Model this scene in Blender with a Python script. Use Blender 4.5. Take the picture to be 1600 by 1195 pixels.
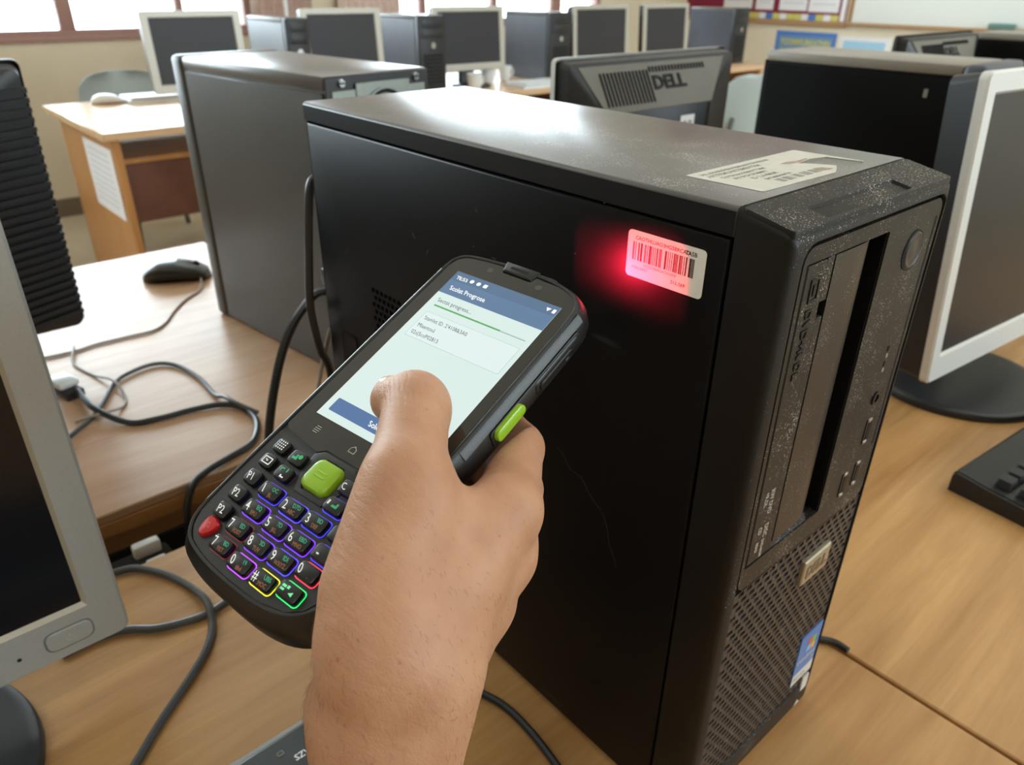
import bpy, bmesh, math, random
import numpy as np
from mathutils import Vector, Matrix, Euler, Quaternion

for _o in list(bpy.data.objects):
    bpy.data.objects.remove(_o)
SC = bpy.context.scene
COL = SC.collection
R_ = math.radians
random.seed(7)

# ------------------------------------------------------------------ camera
cam = bpy.data.cameras.new('camera')
cam.lens = 26.19
cam.sensor_width = 36.0
cam.sensor_fit = 'HORIZONTAL'
cam.clip_start = 0.01
cam_o = bpy.data.objects.new('camera', cam)
COL.objects.link(cam_o)
cam_o.matrix_world = Matrix(((0.750873, 0.306952, -0.584782, -0.27098),
                             (-0.660367, 0.362604, -0.657597, -0.13901),
                             (0.010194, 0.879943, 0.47497, 0.47691),
                             (0, 0, 0, 1)))
cam.dof.use_dof = True
cam.dof.focus_distance = 0.298
cam.dof.aperture_fstop = 16.0
SC.camera = cam_o

# ------------------------------------------------------------------ world, light, exposure
w = bpy.data.worlds.new('sky')
SC.world = w
w.use_nodes = True
nt = w.node_tree
bg = nt.nodes['Background']
bg.inputs['Color'].default_value = (0.80, 0.91, 1.0, 1)
bg.inputs['Strength'].default_value = 13.5

SC.view_settings.view_transform = 'Standard'
SC.view_settings.look = 'None'
SC.view_settings.exposure = 0.15
SC.view_settings.gamma = 1.0
SC.view_settings.use_curve_mapping = False
SC.cycles.use_denoising = True
SC.cycles.max_bounces = 8
SC.cycles.diffuse_bounces = 5
SC.cycles.transparent_max_bounces = 12
SC.cycles.sample_clamp_indirect = 8.0
SC.cycles.caustics_reflective = False
SC.cycles.caustics_refractive = False

FLOOR, CEIL = -0.74, 2.35
XL, XR, YF, YB = -4.6, 5.9, -3.6, 4.7


def portal(name, loc, sx, sy, rot):
    l = bpy.data.lights.new(name, 'AREA')
    l.shape = 'RECTANGLE'
    l.size, l.size_y = sx, sy
    l.cycles.is_portal = True
    o = bpy.data.objects.new(name, l)
    o.location = loc
    o.rotation_euler = rot
    COL.objects.link(o)


portal('window_portal', (-0.4, YB + 0.06, 1.08), 4.6, 1.8, (R_(-90), 0, 0))
portal('window_portal', (3.94, YB + 0.06, 1.08), 2.2, 1.8, (R_(-90), 0, 0))
portal('window_portal', (3.1, YF - 0.06, 1.08), 3.4, 1.8, (R_(90), 0, 0))

LAMP_POS = [(-1.6, 2.6), (1.4, 2.6), (4.2, 2.6), (-1.6, -0.7), (1.4, -0.7), (4.2, -0.7)]
for lx, ly in LAMP_POS:  # unseen lamps added to lift the room light
    l = bpy.data.lights.new('added_ceiling_lamp', 'AREA')
    l.shape = 'RECTANGLE'
    l.size, l.size_y = 1.2, 0.28
    l.energy = 9
    l.color = (1.0, 0.99, 0.97)
    o = bpy.data.objects.new('added_ceiling_lamp', l)
    o.location = (lx, ly, CEIL - 0.075)
    COL.objects.link(o)

# ------------------------------------------------------------------ helpers
def lin(c):
    return tuple((x / 12.92 if x <= 0.04045 else ((x + 0.055) / 1.055) ** 2.4) for x in c)


def hexc(h):
    return lin(tuple(int(h[i:i + 2], 16) / 255 for i in (0, 2, 4)))


_mats = {}


def M(name, col, rough=0.5, metal=0.0, spec=0.5, noise=None, bump=None, coat=0.0, dust=None, emis=None,
      scratch=None, sss=None, rnoise=None):
    """procedural material: colour noise, fine bump, dust specks, scratches"""
    if name in _mats:
        return _mats[name]
    m = bpy.data.materials.new(name)
    _mats[name] = m
    m.use_nodes = True
    t = m.node_tree
    N, L = t.nodes, t.links
    p = N['Principled BSDF']
    if isinstance(col, str):
        col = hexc(col)
    p.inputs['Base Color'].default_value = (*col, 1)
    p.inputs['Roughness'].default_value = rough
    p.inputs['Metallic'].default_value = metal
    p.inputs['Specular IOR Level'].default_value = spec
    p.inputs['Coat Weight'].default_value = coat
    tc = N.new('ShaderNodeTexCoord')
    cur = None
    if noise:
        sc, amt = noise
        n = N.new('ShaderNodeTexNoise')
        n.inputs['Scale'].default_value = sc
        n.inputs['Detail'].default_value = 6
        L.new(tc.outputs['Object'], n.inputs['Vector'])
        r = N.new('ShaderNodeValToRGB')
        r.color_ramp.elements[0].position = 0.3
        r.color_ramp.elements[1].position = 0.7
        r.color_ramp.elements[0].color = (*[x * (1 - amt) for x in col], 1)
        r.color_ramp.elements[1].color = (*[min(1, x * (1 + amt)) for x in col], 1)
        L.new(n.outputs['Fac'], r.inputs['Fac'])
        cur = r.outputs['Color']
    if dust:
        sc, thr, dcol, light_film = dust
        if isinstance(dcol, str):
            dcol = hexc(dcol)
        a = N.new('ShaderNodeTexNoise')
        a.inputs['Scale'].default_value = sc
        a.inputs['Detail'].default_value = 3
        L.new(tc.outputs['Object'], a.inputs['Vector'])
        b = N.new('ShaderNodeTexNoise')
        b.inputs['Scale'].default_value = sc * 0.035
        b.inputs['Detail'].default_value = 4
        L.new(tc.outputs['Object'], b.inputs['Vector'])
        mu = N.new('ShaderNodeMath')
        mu.operation = 'MULTIPLY_ADD'
        mu.inputs[1].default_value = 0.35
        L.new(b.outputs['Fac'], mu.inputs[0])
        L.new(a.outputs['Fac'], mu.inputs[2])
        ge = N.new('ShaderNodeNewGeometry')
        sp_ = N.new('ShaderNodeSeparateXYZ')
        L.new(ge.outputs['Normal'], sp_.inputs[0])
        up_ = N.new('ShaderNodeMath')
        up_.operation = 'MULTIPLY_ADD'
        up_.inputs[1].default_value = 0.022
        L.new(sp_.outputs['Z'], up_.inputs[0])
        L.new(mu.outputs[0], up_.inputs[2])
        ax_ = N.new('ShaderNodeMath')
        ax_.operation = 'ABSOLUTE'
        L.new(sp_.outputs['X'], ax_.inputs[0])
        sd_ = N.new('ShaderNodeMath')
        sd_.operation = 'MULTIPLY_ADD'
        sd_.inputs[1].default_value = -0.2
        L.new(ax_.outputs[0], sd_.inputs[0])
        L.new(up_.outputs[0], sd_.inputs[2])
        mr = N.new('ShaderNodeMapRange')
        mr.inputs['From Min'].default_value = thr
        mr.inputs['From Max'].default_value = thr + 0.05
        mr.inputs['To Min'].default_value = 0
        mr.inputs['To Max'].default_value = 1
        L.new(sd_.outputs[0], mr.inputs['Value'])
        fm = N.new('ShaderNodeMath')
        fm.operation = 'MULTIPLY_ADD'
        fm.inputs[1].default_value = 1.0 - light_film
        fl_ = N.new('ShaderNodeMath')
        fl_.operation = 'MULTIPLY_ADD'
        fl_.inputs[1].default_value = -light_film
        fl_.inputs[2].default_value = light_film  # pales top and front faces, painting in the light they catch; sides stay dark
        L.new(ax_.outputs[0], fl_.inputs[0])
        L.new(fl_.outputs[0], fm.inputs[2])
        L.new(mr.outputs['Result'], fm.inputs[0])
        mx = N.new('ShaderNodeMix')
        mx.data_type = 'RGBA'
        L.new(fm.outputs[0], mx.inputs['Factor'])
        if cur:
            L.new(cur, mx.inputs[6])
        else:
            mx.inputs[6].default_value = (*col, 1)
        mx.inputs[7].default_value = (*dcol, 1)
        cur = mx.outputs[2]
    if scratch:
        sc, thr, scol = scratch
        if isinstance(scol, str):
            scol = hexc(scol)
        mp = N.new('ShaderNodeMapping')
        mp.inputs['Rotation'].default_value = (0.3, 0.9, 0.4)
        mp.inputs['Scale'].default_value = (sc, sc * 0.16, sc)
        L.new(tc.outputs['Object'], mp.inputs['Vector'])
        a = N.new('ShaderNodeTexNoise')
        a.inputs['Scale'].default_value = 1
        a.inputs['Detail'].default_value = 2
        L.new(mp.outputs[0], a.inputs['Vector'])
        mr = N.new('ShaderNodeMapRange')
        mr.inputs['From Min'].default_value = thr
        mr.inputs['From Max'].default_value = thr + 0.08
        L.new(a.outputs['Fac'], mr.inputs['Value'])
        mx = N.new('ShaderNodeMix')
        mx.data_type = 'RGBA'
        L.new(mr.outputs['Result'], mx.inputs['Factor'])
        if cur:
            L.new(cur, mx.inputs[6])
        else:
            mx.inputs[6].default_value = (*col, 1)
        mx.inputs[7].default_value = (*scol, 1)
        cur = mx.outputs[2]
    if cur:
        L.new(cur, p.inputs['Base Color'])
    if rnoise:
        sc, lo, hi = rnoise
        n = N.new('ShaderNodeTexNoise')
        n.inputs['Scale'].default_value = sc
        n.inputs['Detail'].default_value = 4
        L.new(tc.outputs['Object'], n.inputs['Vector'])
        mr = N.new('ShaderNodeMapRange')
        mr.inputs['From Min'].default_value = 0.3
        mr.inputs['From Max'].default_value = 0.7
        mr.inputs['To Min'].default_value = lo
        mr.inputs['To Max'].default_value = hi
        L.new(n.outputs['Fac'], mr.inputs['Value'])
        L.new(mr.outputs['Result'], p.inputs['Roughness'])
    if bump:
        sc, st, di = bump
        n = N.new('ShaderNodeTexNoise')
        n.inputs['Scale'].default_value = sc
        n.inputs['Detail'].default_value = 2
        L.new(tc.outputs['Object'], n.inputs['Vector'])
        b = N.new('ShaderNodeBump')
        b.inputs['Strength'].default_value = st
        b.inputs['Distance'].default_value = di
        L.new(n.outputs['Fac'], b.inputs['Height'])
        L.new(b.outputs['Normal'], p.inputs['Normal'])
    if emis:
        p.inputs['Emission Color'].default_value = (*(hexc(emis[0]) if isinstance(emis[0], str) else emis[0]), 1)
        p.inputs['Emission Strength'].default_value = emis[1]
    if sss:
        p.inputs['Subsurface Weight'].default_value = sss[0]
        p.inputs['Subsurface Radius'].default_value = sss[1]
        p.inputs['Subsurface Scale'].default_value = sss[2]
    return m


def wood(name, dark, light, axis='X', rough=0.3, scale=1.0, coat=0.0, planks=0.0):
    """laminate wood: long soft grain along one axis"""
    if name in _mats:
        return _mats[name]
    m = bpy.data.materials.new(name)
    _mats[name] = m
    m.use_nodes = True
    t = m.node_tree
    N, L = t.nodes, t.links
    p = N['Principled BSDF']
    p.inputs['Roughness'].default_value = rough
    p.inputs['Coat Weight'].default_value = coat
    p.inputs['Coat Roughness'].default_value = 0.15
    tc = N.new('ShaderNodeTexCoord')

    def stretched(a, b):
        mp = N.new('ShaderNodeMapping')
        s = {'X': (a, b, b), 'Y': (b, a, b), 'Z': (b, b, a)}[axis]
        mp.inputs['Scale'].default_value = [v * scale for v in s]
        L.new(tc.outputs['Object'], mp.inputs['Vector'])
        n = N.new('ShaderNodeTexNoise')
        n.inputs['Scale'].default_value = 1
        n.inputs['Detail'].default_value = 5
        n.inputs['Roughness'].default_value = 0.55
        n.inputs['Distortion'].default_value = 0.6
        L.new(mp.outputs[0], n.inputs['Vector'])
        return n.outputs['Fac']

    a = stretched(3.0, 26.0)
    b = stretched(6.0, 190.0)
    mu = N.new('ShaderNodeMath')
    mu.operation = 'MULTIPLY_ADD'
    mu.inputs[1].default_value = 0.35
    L.new(b, mu.inputs[0])
    L.new(a, mu.inputs[2])
    r = N.new('ShaderNodeValToRGB')
    r.color_ramp.elements[0].position = 0.45
    r.color_ramp.elements[1].position = 0.92
    r.color_ramp.elements[0].color = (*hexc(dark), 1)
    r.color_ramp.elements[1].color = (*hexc(light), 1)
    L.new(mu.outputs[0], r.inputs['Fac'])
    L.new(r.outputs['Color'], p.inputs['Base Color'])
    return m


def emit(name, col, strength):
    if name in _mats:
        return _mats[name]
    m = bpy.data.materials.new(name)
    _mats[name] = m
    m.use_nodes = True
    t = m.node_tree
    p = t.nodes['Principled BSDF']
    c = hexc(col) if isinstance(col, str) else col
    p.inputs['Base Color'].default_value = (0.01, 0.01, 0.01, 1)
    p.inputs['Roughness'].default_value = 0.25
    p.inputs['Emission Color'].default_value = (*c, 1)
    p.inputs['Emission Strength'].default_value = strength
    return m


# ---- objects
def root(name, label, cat, loc=(0, 0, 0), rz=0.0, group=None):
    o = bpy.data.objects.new(name, None)
    o.empty_display_size = 0.05
    o.location = loc
    o.rotation_euler = (0, 0, rz)
    o['label'] = label
    o['category'] = cat
    if group:
        o['group'] = group
    COL.objects.link(o)
    return o


def tag(o, label, cat, group=None):
    o['label'] = label
    o['category'] = cat
    if group:
        o['group'] = group
    return o


def place(name, me, mat, parent=None, mtx=None, label=None, kind=None):
    o = bpy.data.objects.new(name, me)
    if mat is not None and not me.materials:
        me.materials.append(mat)
    COL.objects.link(o)
    if parent is not None:
        o.parent = parent
    if mtx is not None:
        o.matrix_local = mtx
    if label:
        o['label'] = label
    if kind:
        o['kind'] = kind
    return o


def mesh(name, bm, angle=40, smooth=True):
    bmesh.ops.recalc_face_normals(bm, faces=bm.faces[:])
    me = bpy.data.meshes.new(name)
    bm.to_mesh(me)
    bm.free()
    if smooth:
        me.polygons.foreach_set('use_smooth', [True] * len(me.polygons))
        me.set_sharp_from_angle(angle=R_(angle))
    return me


def part(name, bm, mat, parent=None, loc=None, rot=None, label=None, kind=None, angle=40, mtx=None):
    me = mesh(name, bm, angle)
    if mtx is None and (loc or rot):
        mtx = Matrix.LocRotScale(Vector(loc or (0, 0, 0)), Euler(rot or (0, 0, 0)), None)
    return place(name, me, mat, parent, mtx, label, kind)


def struct(name, bm, mat, angle=40):
    o = part(name, bm, mat, angle=angle)
    o['kind'] = 'structure'
    return o


def copy_tree(o, parent=None):
    c = o.copy()
    COL.objects.link(c)
    c.parent = parent
    for ch in list(o.children):
        copy_tree(ch, c)
    return c


# ---- geometry
def NB():
    return bmesh.new()


def box(bm, x0, x1, y0, y1, z0, z1, bev=0.0, seg=2):
    r = bmesh.ops.create_cube(bm, size=1.0)
    vs = r['verts']
    for v in vs:
        v.co = Vector((x0 + (v.co.x + .5) * (x1 - x0), y0 + (v.co.y + .5) * (y1 - y0), z0 + (v.co.z + .5) * (z1 - z0)))
    if bev > 0:
        es = set()
        for v in vs:
            es.update(v.link_edges)
        bmesh.ops.bevel(bm, geom=list(es), offset=bev, segments=seg, affect='EDGES', profile=0.5, clamp_overlap=True)
    return bm


def loft(bm, loops, cap0=True, cap1=True):
    rings = [[bm.verts.new(Vector(p)) for p in lp] for lp in loops]
    n = len(rings[0])
    for a, b in zip(rings, rings[1:]):
        for i in range(n):
            j = (i + 1) % n
            bm.faces.new((a[i], a[j], b[j], b[i]))
    if cap0:
        bm.faces.new(list(reversed(rings[0])))
    if cap1:
        bm.faces.new(rings[-1])
    return rings


def rrect(x0, x1, y0, y1, r, n=4):
    out = []
    for cx, cy, a0 in ((x1 - r, y1 - r, 0), (x0 + r, y1 - r, 90), (x0 + r, y0 + r, 180), (x1 - r, y0 + r, 270)):
        for k in range(n + 1):
            a = R_(a0 + 90 * k / n)
            out.append((cx + r * math.cos(a), cy + r * math.sin(a)))
    return out


def circ(cx, cy, r, n=24, ry=None):
    return [(cx + r * math.cos(2 * math.pi * k / n), cy + (ry or r) * math.sin(2 * math.pi * k / n)) for k in range(n)]


def lift(poly, h, plane='XY'):
    if plane == 'XY':
        return [(a, b, h) for a, b in poly]
    if plane == 'XZ':
        return [(a, h, b) for a, b in poly]
    return [(h, a, b) for a, b in poly]


def prism(bm, poly, h0, h1, plane='XY', bev=0.0):
    """extruded polygon with an optional small chamfer at the h1 end"""
    if bev:
        cx = sum(p[0] for p in poly) / len(poly)
        cy = sum(p[1] for p in poly) / len(poly)
        w_ = max(abs(p[0] - cx) for p in poly)
        h_ = max(abs(p[1] - cy) for p in poly)
        ins = [(cx + (a - cx) * (1 - bev / w_), cy + (b - cy) * (1 - bev / h_)) for a, b in poly]
        s = 1 if h1 > h0 else -1
        loft(bm, [lift(poly, h0, plane), lift(poly, h1 - s * bev, plane), lift(ins, h1, plane)])
    else:
        loft(bm, [lift(poly, h0, plane), lift(poly, h1, plane)])
    return bm


def ring(bm, outer, inner, h0, h1, plane='XY'):
    """frame: outer and inner loops with equal point counts, between two heights"""
    loft(bm, [lift(outer, h0, plane), lift(outer, h1, plane), lift(inner, h1, plane), lift(inner, h0, plane), lift(outer, h0, plane)],
         False, False)
    bmesh.ops.remove_doubles(bm, verts=bm.verts[:], dist=1e-7)
    return bm


def cyl(bm, p0, p1, r0, r1=None, n=20):
    p0, p1 = Vector(p0), Vector(p1)
    d = (p1 - p0).normalized()
    a = d.orthogonal().normalized()
    b = d.cross(a)
    r1 = r0 if r1 is None else r1
    loft(bm, [[p + (a * math.cos(2 * math.pi * k / n) + b * math.sin(2 * math.pi * k / n)) * r for k in range(n)]
              for p, r in ((p0, r0), (p1, r1))])
    return bm


def lathe(bm, prof, n=32, c=(0, 0, 0)):
    loft(bm, [[(c[0] + r * math.cos(2 * math.pi * k / n), c[1] + r * math.sin(2 * math.pi * k / n), c[2] + z) for k in range(n)]
              for r, z in prof])
    return bm


def smooth_path(pts, sub=6):
    P_ = [Vector(p) for p in pts]
    out = []
    for i in range(len(P_) - 1):
        p0 = P_[max(i - 1, 0)]
        p1, p2 = P_[i], P_[i + 1]
        p3 = P_[min(i + 2, len(P_) - 1)]
        for k in range(sub):
            t = k / sub
            out.append(0.5 * ((2 * p1) + (-p0 + p2) * t + (2 * p0 - 5 * p1 + 4 * p2 - p3) * t * t + (-p0 + 3 * p1 - 3 * p2 + p3) * t ** 3))
    out.append(P_[-1])
    return out


def tube(bm, pts, r, n=8, sub=6, smooth=True):
    path = smooth_path(pts, sub) if smooth else [Vector(p) for p in pts]
    t0 = (path[1] - path[0]).normalized()
    a = t0.orthogonal().normalized()
    loops = []
    for i, p in enumerate(path):
        t = (path[min(i + 1, len(path) - 1)] - path[max(i - 1, 0)]).normalized()
        a = (a - t * a.dot(t)).normalized()
        b = t.cross(a)
        rr = r[min(i * len(r) // len(path), len(r) - 1)] if isinstance(r, (list, tuple)) else r
        loops.append([p + (a * math.cos(2 * math.pi * k / n) + b * math.sin(2 * math.pi * k / n)) * rr for k in range(n)])
    loft(bm, loops)
    return bm


def perforated(bm, o, ex, ey, ez, nx, ny, px, py, hx, hy, depth, stagger=True):
    """sheet with nx x ny recessed slots; o corner, ex/ey in-plane axes, ez points into the sheet"""
    o, ex, ey, ez = Vector(o), Vector(ex), Vector(ey), Vector(ez)

    def q(a, b, c=0.0):
        return bm.verts.new(o + ex * a + ey * b + ez * c)

    for j in range(ny):
        off = px / 2 if (stagger and j % 2) else 0.0
        y0, y1 = j * py, (j + 1) * py
        n = nx - 1 if off else nx
        if off:
            for xa, xb in ((0, off), (nx * px - off, nx * px)):
                bm.faces.new((q(xa, y0), q(xb, y0), q(xb, y1), q(xa, y1)))
        for i in range(n):
            x0 = off + i * px
            x1 = x0 + px
            cx, cy = (x0 + x1) / 2, (y0 + y1) / 2
            O = [q(x0, y0), q(x1, y0), q(x1, y1), q(x0, y1)]
            I = [q(cx - hx, cy - hy), q(cx + hx, cy - hy), q(cx + hx, cy + hy), q(cx - hx, cy + hy)]
            D = [q(cx - hx, cy - hy, depth), q(cx + hx, cy - hy, depth), q(cx + hx, cy + hy, depth), q(cx - hx, cy + hy, depth)]
            for k in range(4):
                m_ = (k + 1) % 4
                bm.faces.new((O[k], O[m_], I[m_], I[k]))
                bm.faces.new((I[k], I[m_], D[m_], D[k]))
    W_, H_ = nx * px, ny * py
    bm.faces.new((q(0, 0, depth), q(W_, 0, depth), q(W_, H_, depth), q(0, H_, depth)))
    return bm


FRONT = Matrix(((1, 0, 0, 0), (0, 0, -1, 0), (0, 1, 0, 0), (0, 0, 0, 1)))      # text x->x, y->z, faces -y
SIDE = Matrix(((0, 0, -1, 0), (-1, 0, 0, 0), (0, 1, 0, 0), (0, 0, 0, 1)))       # text x->-y, y->z, faces -x


def at(x, y, z, rot=None):
    m = Matrix.Translation((x, y, z))
    return m @ rot if rot is not None else m


def text_mesh(s, size, depth=0.0, align='LEFT', bold=0.0, shear=0.0, xs=1.0):
    cu = bpy.data.curves.new('lettering', 'FONT')
    cu.body = s
    cu.size = size
    cu.extrude = depth
    cu.offset = bold
    cu.shear = shear
    cu.align_x = align
    cu.resolution_u = 2
    ob = bpy.data.objects.new('lettering', cu)
    COL.objects.link(ob)
    me = bpy.data.meshes.new_from_object(ob)
    bpy.data.objects.remove(ob)
    bpy.data.curves.remove(cu)
    me.name = 'lettering'
    if xs != 1.0:
        for v in me.vertices:
            v.co.x *= xs
    return me


def text(s, size, mat, parent, mtx, name='lettering', **k):
    me = text_mesh(s, size, **k)
    me.materials.clear()
    return place(name, me, mat, parent, mtx)


def plate(name, poly, mat, parent, mtx, th=0.0003, label=None):
    """thin flat sheet in the local XY plane of mtx"""
    bm = NB()
    prism(bm, poly, 0, th)
    return part(name, bm, mat, parent, mtx=mtx, label=label)
# ================================================================== materials
m_wall = M('cream_paint', 'd8cbb4', 0.85, noise=(3, .05))
m_wall2 = M('cream_paint_right', 'e4dac6', 0.85, noise=(3, .04))
m_floor = M('beige_tile', 'cbbda4', 0.45, noise=(5, .06))
m_ceil = M('white_ceiling', 'e8e4da', 0.9)
m_skirt = M('grey_skirting', '6d5f4d', 0.6)
m_frame = M('brown_window_frame', 'a07a70', 0.55)
m_curtain = M('mauve_curtain', 'e0cac0', 0.9, noise=(40, .12))
m_pipe = M('white_pipe', 'eef0f2', 0.4)
m_desk = wood('beech_laminate', 'a97a48', 'cfa26a', 'X', 0.33)
m_deskfar = wood('laminate_with_reflection', 'ab8462', 'c4a183', 'X', 0.38, coat=.06)  # same laminate, with its pinkish-grey window reflection painted into the colour
m_deskfar.node_tree.nodes['Principled BSDF'].inputs['Specular IOR Level'].default_value = .38
m_edge = wood('desk_edge_wood', '9a6a3c', 'b98650', 'X', 0.45)
m_backdesk = wood('orange_laminate', 'b07a44', 'c68e55', 'Z', 0.35)
m_backtop = wood('pale_desk_top', 'c9a27c', 'dbb994', 'X', 0.22)
m_brown = M('dark_brown_panel', '6b4130', 0.5, noise=(12, .15))
m_dark = M('dark_recess', '0a0a0b', 0.8)
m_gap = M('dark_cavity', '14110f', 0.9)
m_black = M('black_painted_steel', '0c0c0f', 0.42, spec=.16, noise=(60, .15), scratch=(42, .715, '55555a'), bump=(900, .12, .0002))
m_topblk = M('dusty_black_top', '413d3b', 0.30, spec=.6, noise=(30, .08), dust=(1400, .82, 'c4beb5', .12), bump=(1400, .10, .0001))
m_topstrip = M('black_cover_strip', '171618', 0.42, spec=.2, bump=(1200, .2, .0002))
m_bezel = M('dusty_black_plastic', '141211', 0.45, spec=.25, noise=(25, .12), dust=(1250, .822, 'b9b3aa', .012), bump=(700, .25, .0002))
m_bezel2 = M('dusty_inner_plastic', '1d1a18', 0.42, spec=.3, noise=(25, .1), dust=(1250, .825, 'b9b3aa', .012), bump=(700, .15, .0002))
m_bay = M('smooth_bay_plastic', '1d1b1a', 0.34, noise=(18, .1), dust=(1250, .825, 'a8a4a0', .012))
m_grille = M('grille_plastic', '342e2b', 0.45, noise=(60, .15), dust=(1400, .84, 'b0aaa2', .015))
m_btn = M('button_plastic', '332f2d', 0.33)
m_usb = M('port_black', '0c0c0d', 0.35)
m_usbmet = M('port_metal', 'b4aea6', 0.3, metal=.9)
m_print = M('pale_print', 'aaa39a', 0.6)
m_badge = M('brushed_badge', 'b3a892', 0.35, metal=.55)
m_badgeprint = M('badge_print', '8a7f6e', 0.3, metal=.7)
m_blue = M('blue_sticker', '5080c4', 0.3)
m_white = M('white_sticker', 'd9d6d2', 0.4)
m_yel = M('flag_yellow', 'f0b93a', 0.4)
m_red_f = M('flag_red', 'e0633a', 0.4)
m_grn_f = M('flag_green', '8cc04a', 0.4)
m_blu_f = M('flag_blue', '7fc0ee', 0.4)
m_paper = M('label_paper', 'e3e0d8', 0.55, noise=(90, .03))
m_paperold = M('worn_label_paper', 'cfccc0', 0.5, noise=(160, .05))
m_stain = M('label_stain', 'a8937f', 0.6, noise=(260, .3))
m_ink = M('black_ink', '1a1818', 0.5)
m_greyink = M('grey_ink', '8d8a82', 0.6)
m_rubber = M('black_rubber', '191a1b', 0.42, bump=(1500, .3, .0002), noise=(90, .08))
m_side = M('speckled_side_plastic', '3c3e40', 0.4, noise=(1800, .25), bump=(1800, .3, .0002))
m_glass = M('black_glass', '24231f', 0.12, spec=.5, coat=.3)
m_keypad = M('keypad_plate', '26272a', 0.42, bump=(1500, .2, .0002))
m_key = M('key_rubber', '151618', 0.3)
m_keyred = M('red_key', 'c01f28', 0.25)
m_lime = M('lime_plastic', '97c728', 0.3)
m_limedk = M('lime_plastic_mark', 'aad84a', 0.3)
m_keywhite = M('key_legend_white', 'e9ebec', 0.5, emis=('e9ebec', .25))
m_keygreen = M('key_legend_green', '2f9a78', 0.5, emis=('2fae84', .25))
m_keyor = M('key_legend_orange', '8f5a3c', 0.5, emis=('a4633c', .12))
m_silver = M('silver_plastic', 'a7a8a5', 0.4, metal=.25, noise=(500, .04), bump=(1500, .1, .0002))
m_silver_lip = M('silver_inner_lip', 'b9b3a6', 0.4, metal=.2)
m_silver2 = M('warm_silver_plastic', 'd2d2cf', 0.35, metal=.2, noise=(400, .03))
m_champ = M('champagne_plastic', 'b4b0a6', 0.4, metal=.2)
m_lcd = M('switched_off_screen', '15161a', 0.16, spec=.4)
m_lcd2 = M('matte_off_screen', '1f1c1a', 0.32, spec=.4)
m_lcdbg = M('grey_off_screen', '38373a', 0.4, spec=.2)
m_mblack = M('black_monitor_plastic', '18181a', 0.45, bump=(900, .15, .0002))
m_mgrey = M('lit_monitor_back', '66635b', 0.5, noise=(20, .06))
m_base = M('black_base_plastic', '25272a', 0.42)
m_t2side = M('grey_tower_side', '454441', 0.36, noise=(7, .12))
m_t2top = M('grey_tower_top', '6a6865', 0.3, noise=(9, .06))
m_t2back = M('galvanised_back', '8e9690', 0.4, metal=.4, noise=(50, .06))
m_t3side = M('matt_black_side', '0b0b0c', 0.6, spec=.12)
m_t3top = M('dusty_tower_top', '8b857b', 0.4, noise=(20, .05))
m_t3bez = M('bluish_grille_plastic', '4b4e58', 0.45)
m_bgside = M('blue_grey_tower', '4a505c', 0.3, noise=(6, .15))
m_bgdark = M('tower_front_dark', '201f23', 0.45)
m_screw = M('steel_screw', 'b9bcbb', 0.25, metal=1.0)
m_cable = M('black_cable', '2a2b2d', 0.38)
m_cablegrey = M('grey_cable', '4a4b4d', 0.4)
m_palecable = M('pale_cable', '9a9188', 0.5)
m_mouse = M('black_mouse', '2a2a26', 0.3)
m_whiteplas = M('white_plastic', 'dfe2e4', 0.35)
m_chair = M('blue_grey_plastic', 'a9b4b4', 0.4)
m_chairleg = M('grey_steel_leg', '6f7675', 0.4, metal=.5)
m_kb = M('black_keyboard', '1b1c1e', 0.45, bump=(900, .15, .0002))
m_kbkey = M('black_keycap', '242528', 0.4)
m_slate = M('slate_keyboard', '4a5258', 0.4, noise=(700, .08))
m_slateedge = M('keyboard_silver_edge', '9a9c9c', 0.35, metal=.4)
m_felt = M('burgundy_felt', '7e1f38', 0.95, noise=(80, .1))
m_trim = M('pinboard_wood', 'a5815a', 0.5)
m_board = M('whiteboard_surface', 'dfe3df', 0.25)
m_sheet = M('white_sheet', 'e6e6ea', 0.8)
m_sheetprint = M('faint_print', 'd0d1d8', 0.8)
m_posterblue = M('poster_blue', '4a78c4', 0.6)
m_posteryel = M('poster_yellow', 'c9c46a', 0.6)
m_postersky = M('poster_sky', '9fcbe6', 0.6)
m_posterpink = M('poster_pink', 'e0a48c', 0.6)
m_eraser = M('green_felt', '5f7f78', 0.9)
m_red_em = emit('scan_red', (1.0, .02, .05), 3.0)

# window glass: mostly clear sheet with a thin reflection
m_pane = bpy.data.materials.new('window_glass')
m_pane.use_nodes = True
_t = m_pane.node_tree
_t.nodes.remove(_t.nodes['Principled BSDF'])
_tr = _t.nodes.new('ShaderNodeBsdfTransparent')
_tr.inputs[0].default_value = (.95, .97, .96, 1)
_gl = _t.nodes.new('ShaderNodeBsdfGlossy')
_gl.inputs['Roughness'].default_value = .03
_fr = _t.nodes.new('ShaderNodeFresnel')
_fr.inputs[0].default_value = 1.35
_mx = _t.nodes.new('ShaderNodeMixShader')
_t.links.new(_fr.outputs[0], _mx.inputs[0])
_t.links.new(_tr.outputs[0], _mx.inputs[1])
_t.links.new(_gl.outputs[0], _mx.inputs[2])
_t.links.new(_mx.outputs[0], _t.nodes['Material Output'].inputs[0])

# ================================================================== room
bm = NB(); box(bm, XL, XR, YF, YB, FLOOR - .05, FLOOR); struct('floor', bm, m_floor)
bm = NB(); box(bm, XL - .1, XR + .1, YF - .1, YB + .1, CEIL, CEIL + .08); struct('ceiling', bm, m_ceil)
SILL, HEAD = 0.19, 1.98
WB = [(-2.7, 1.872), (2.89, 4.99)]


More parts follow.
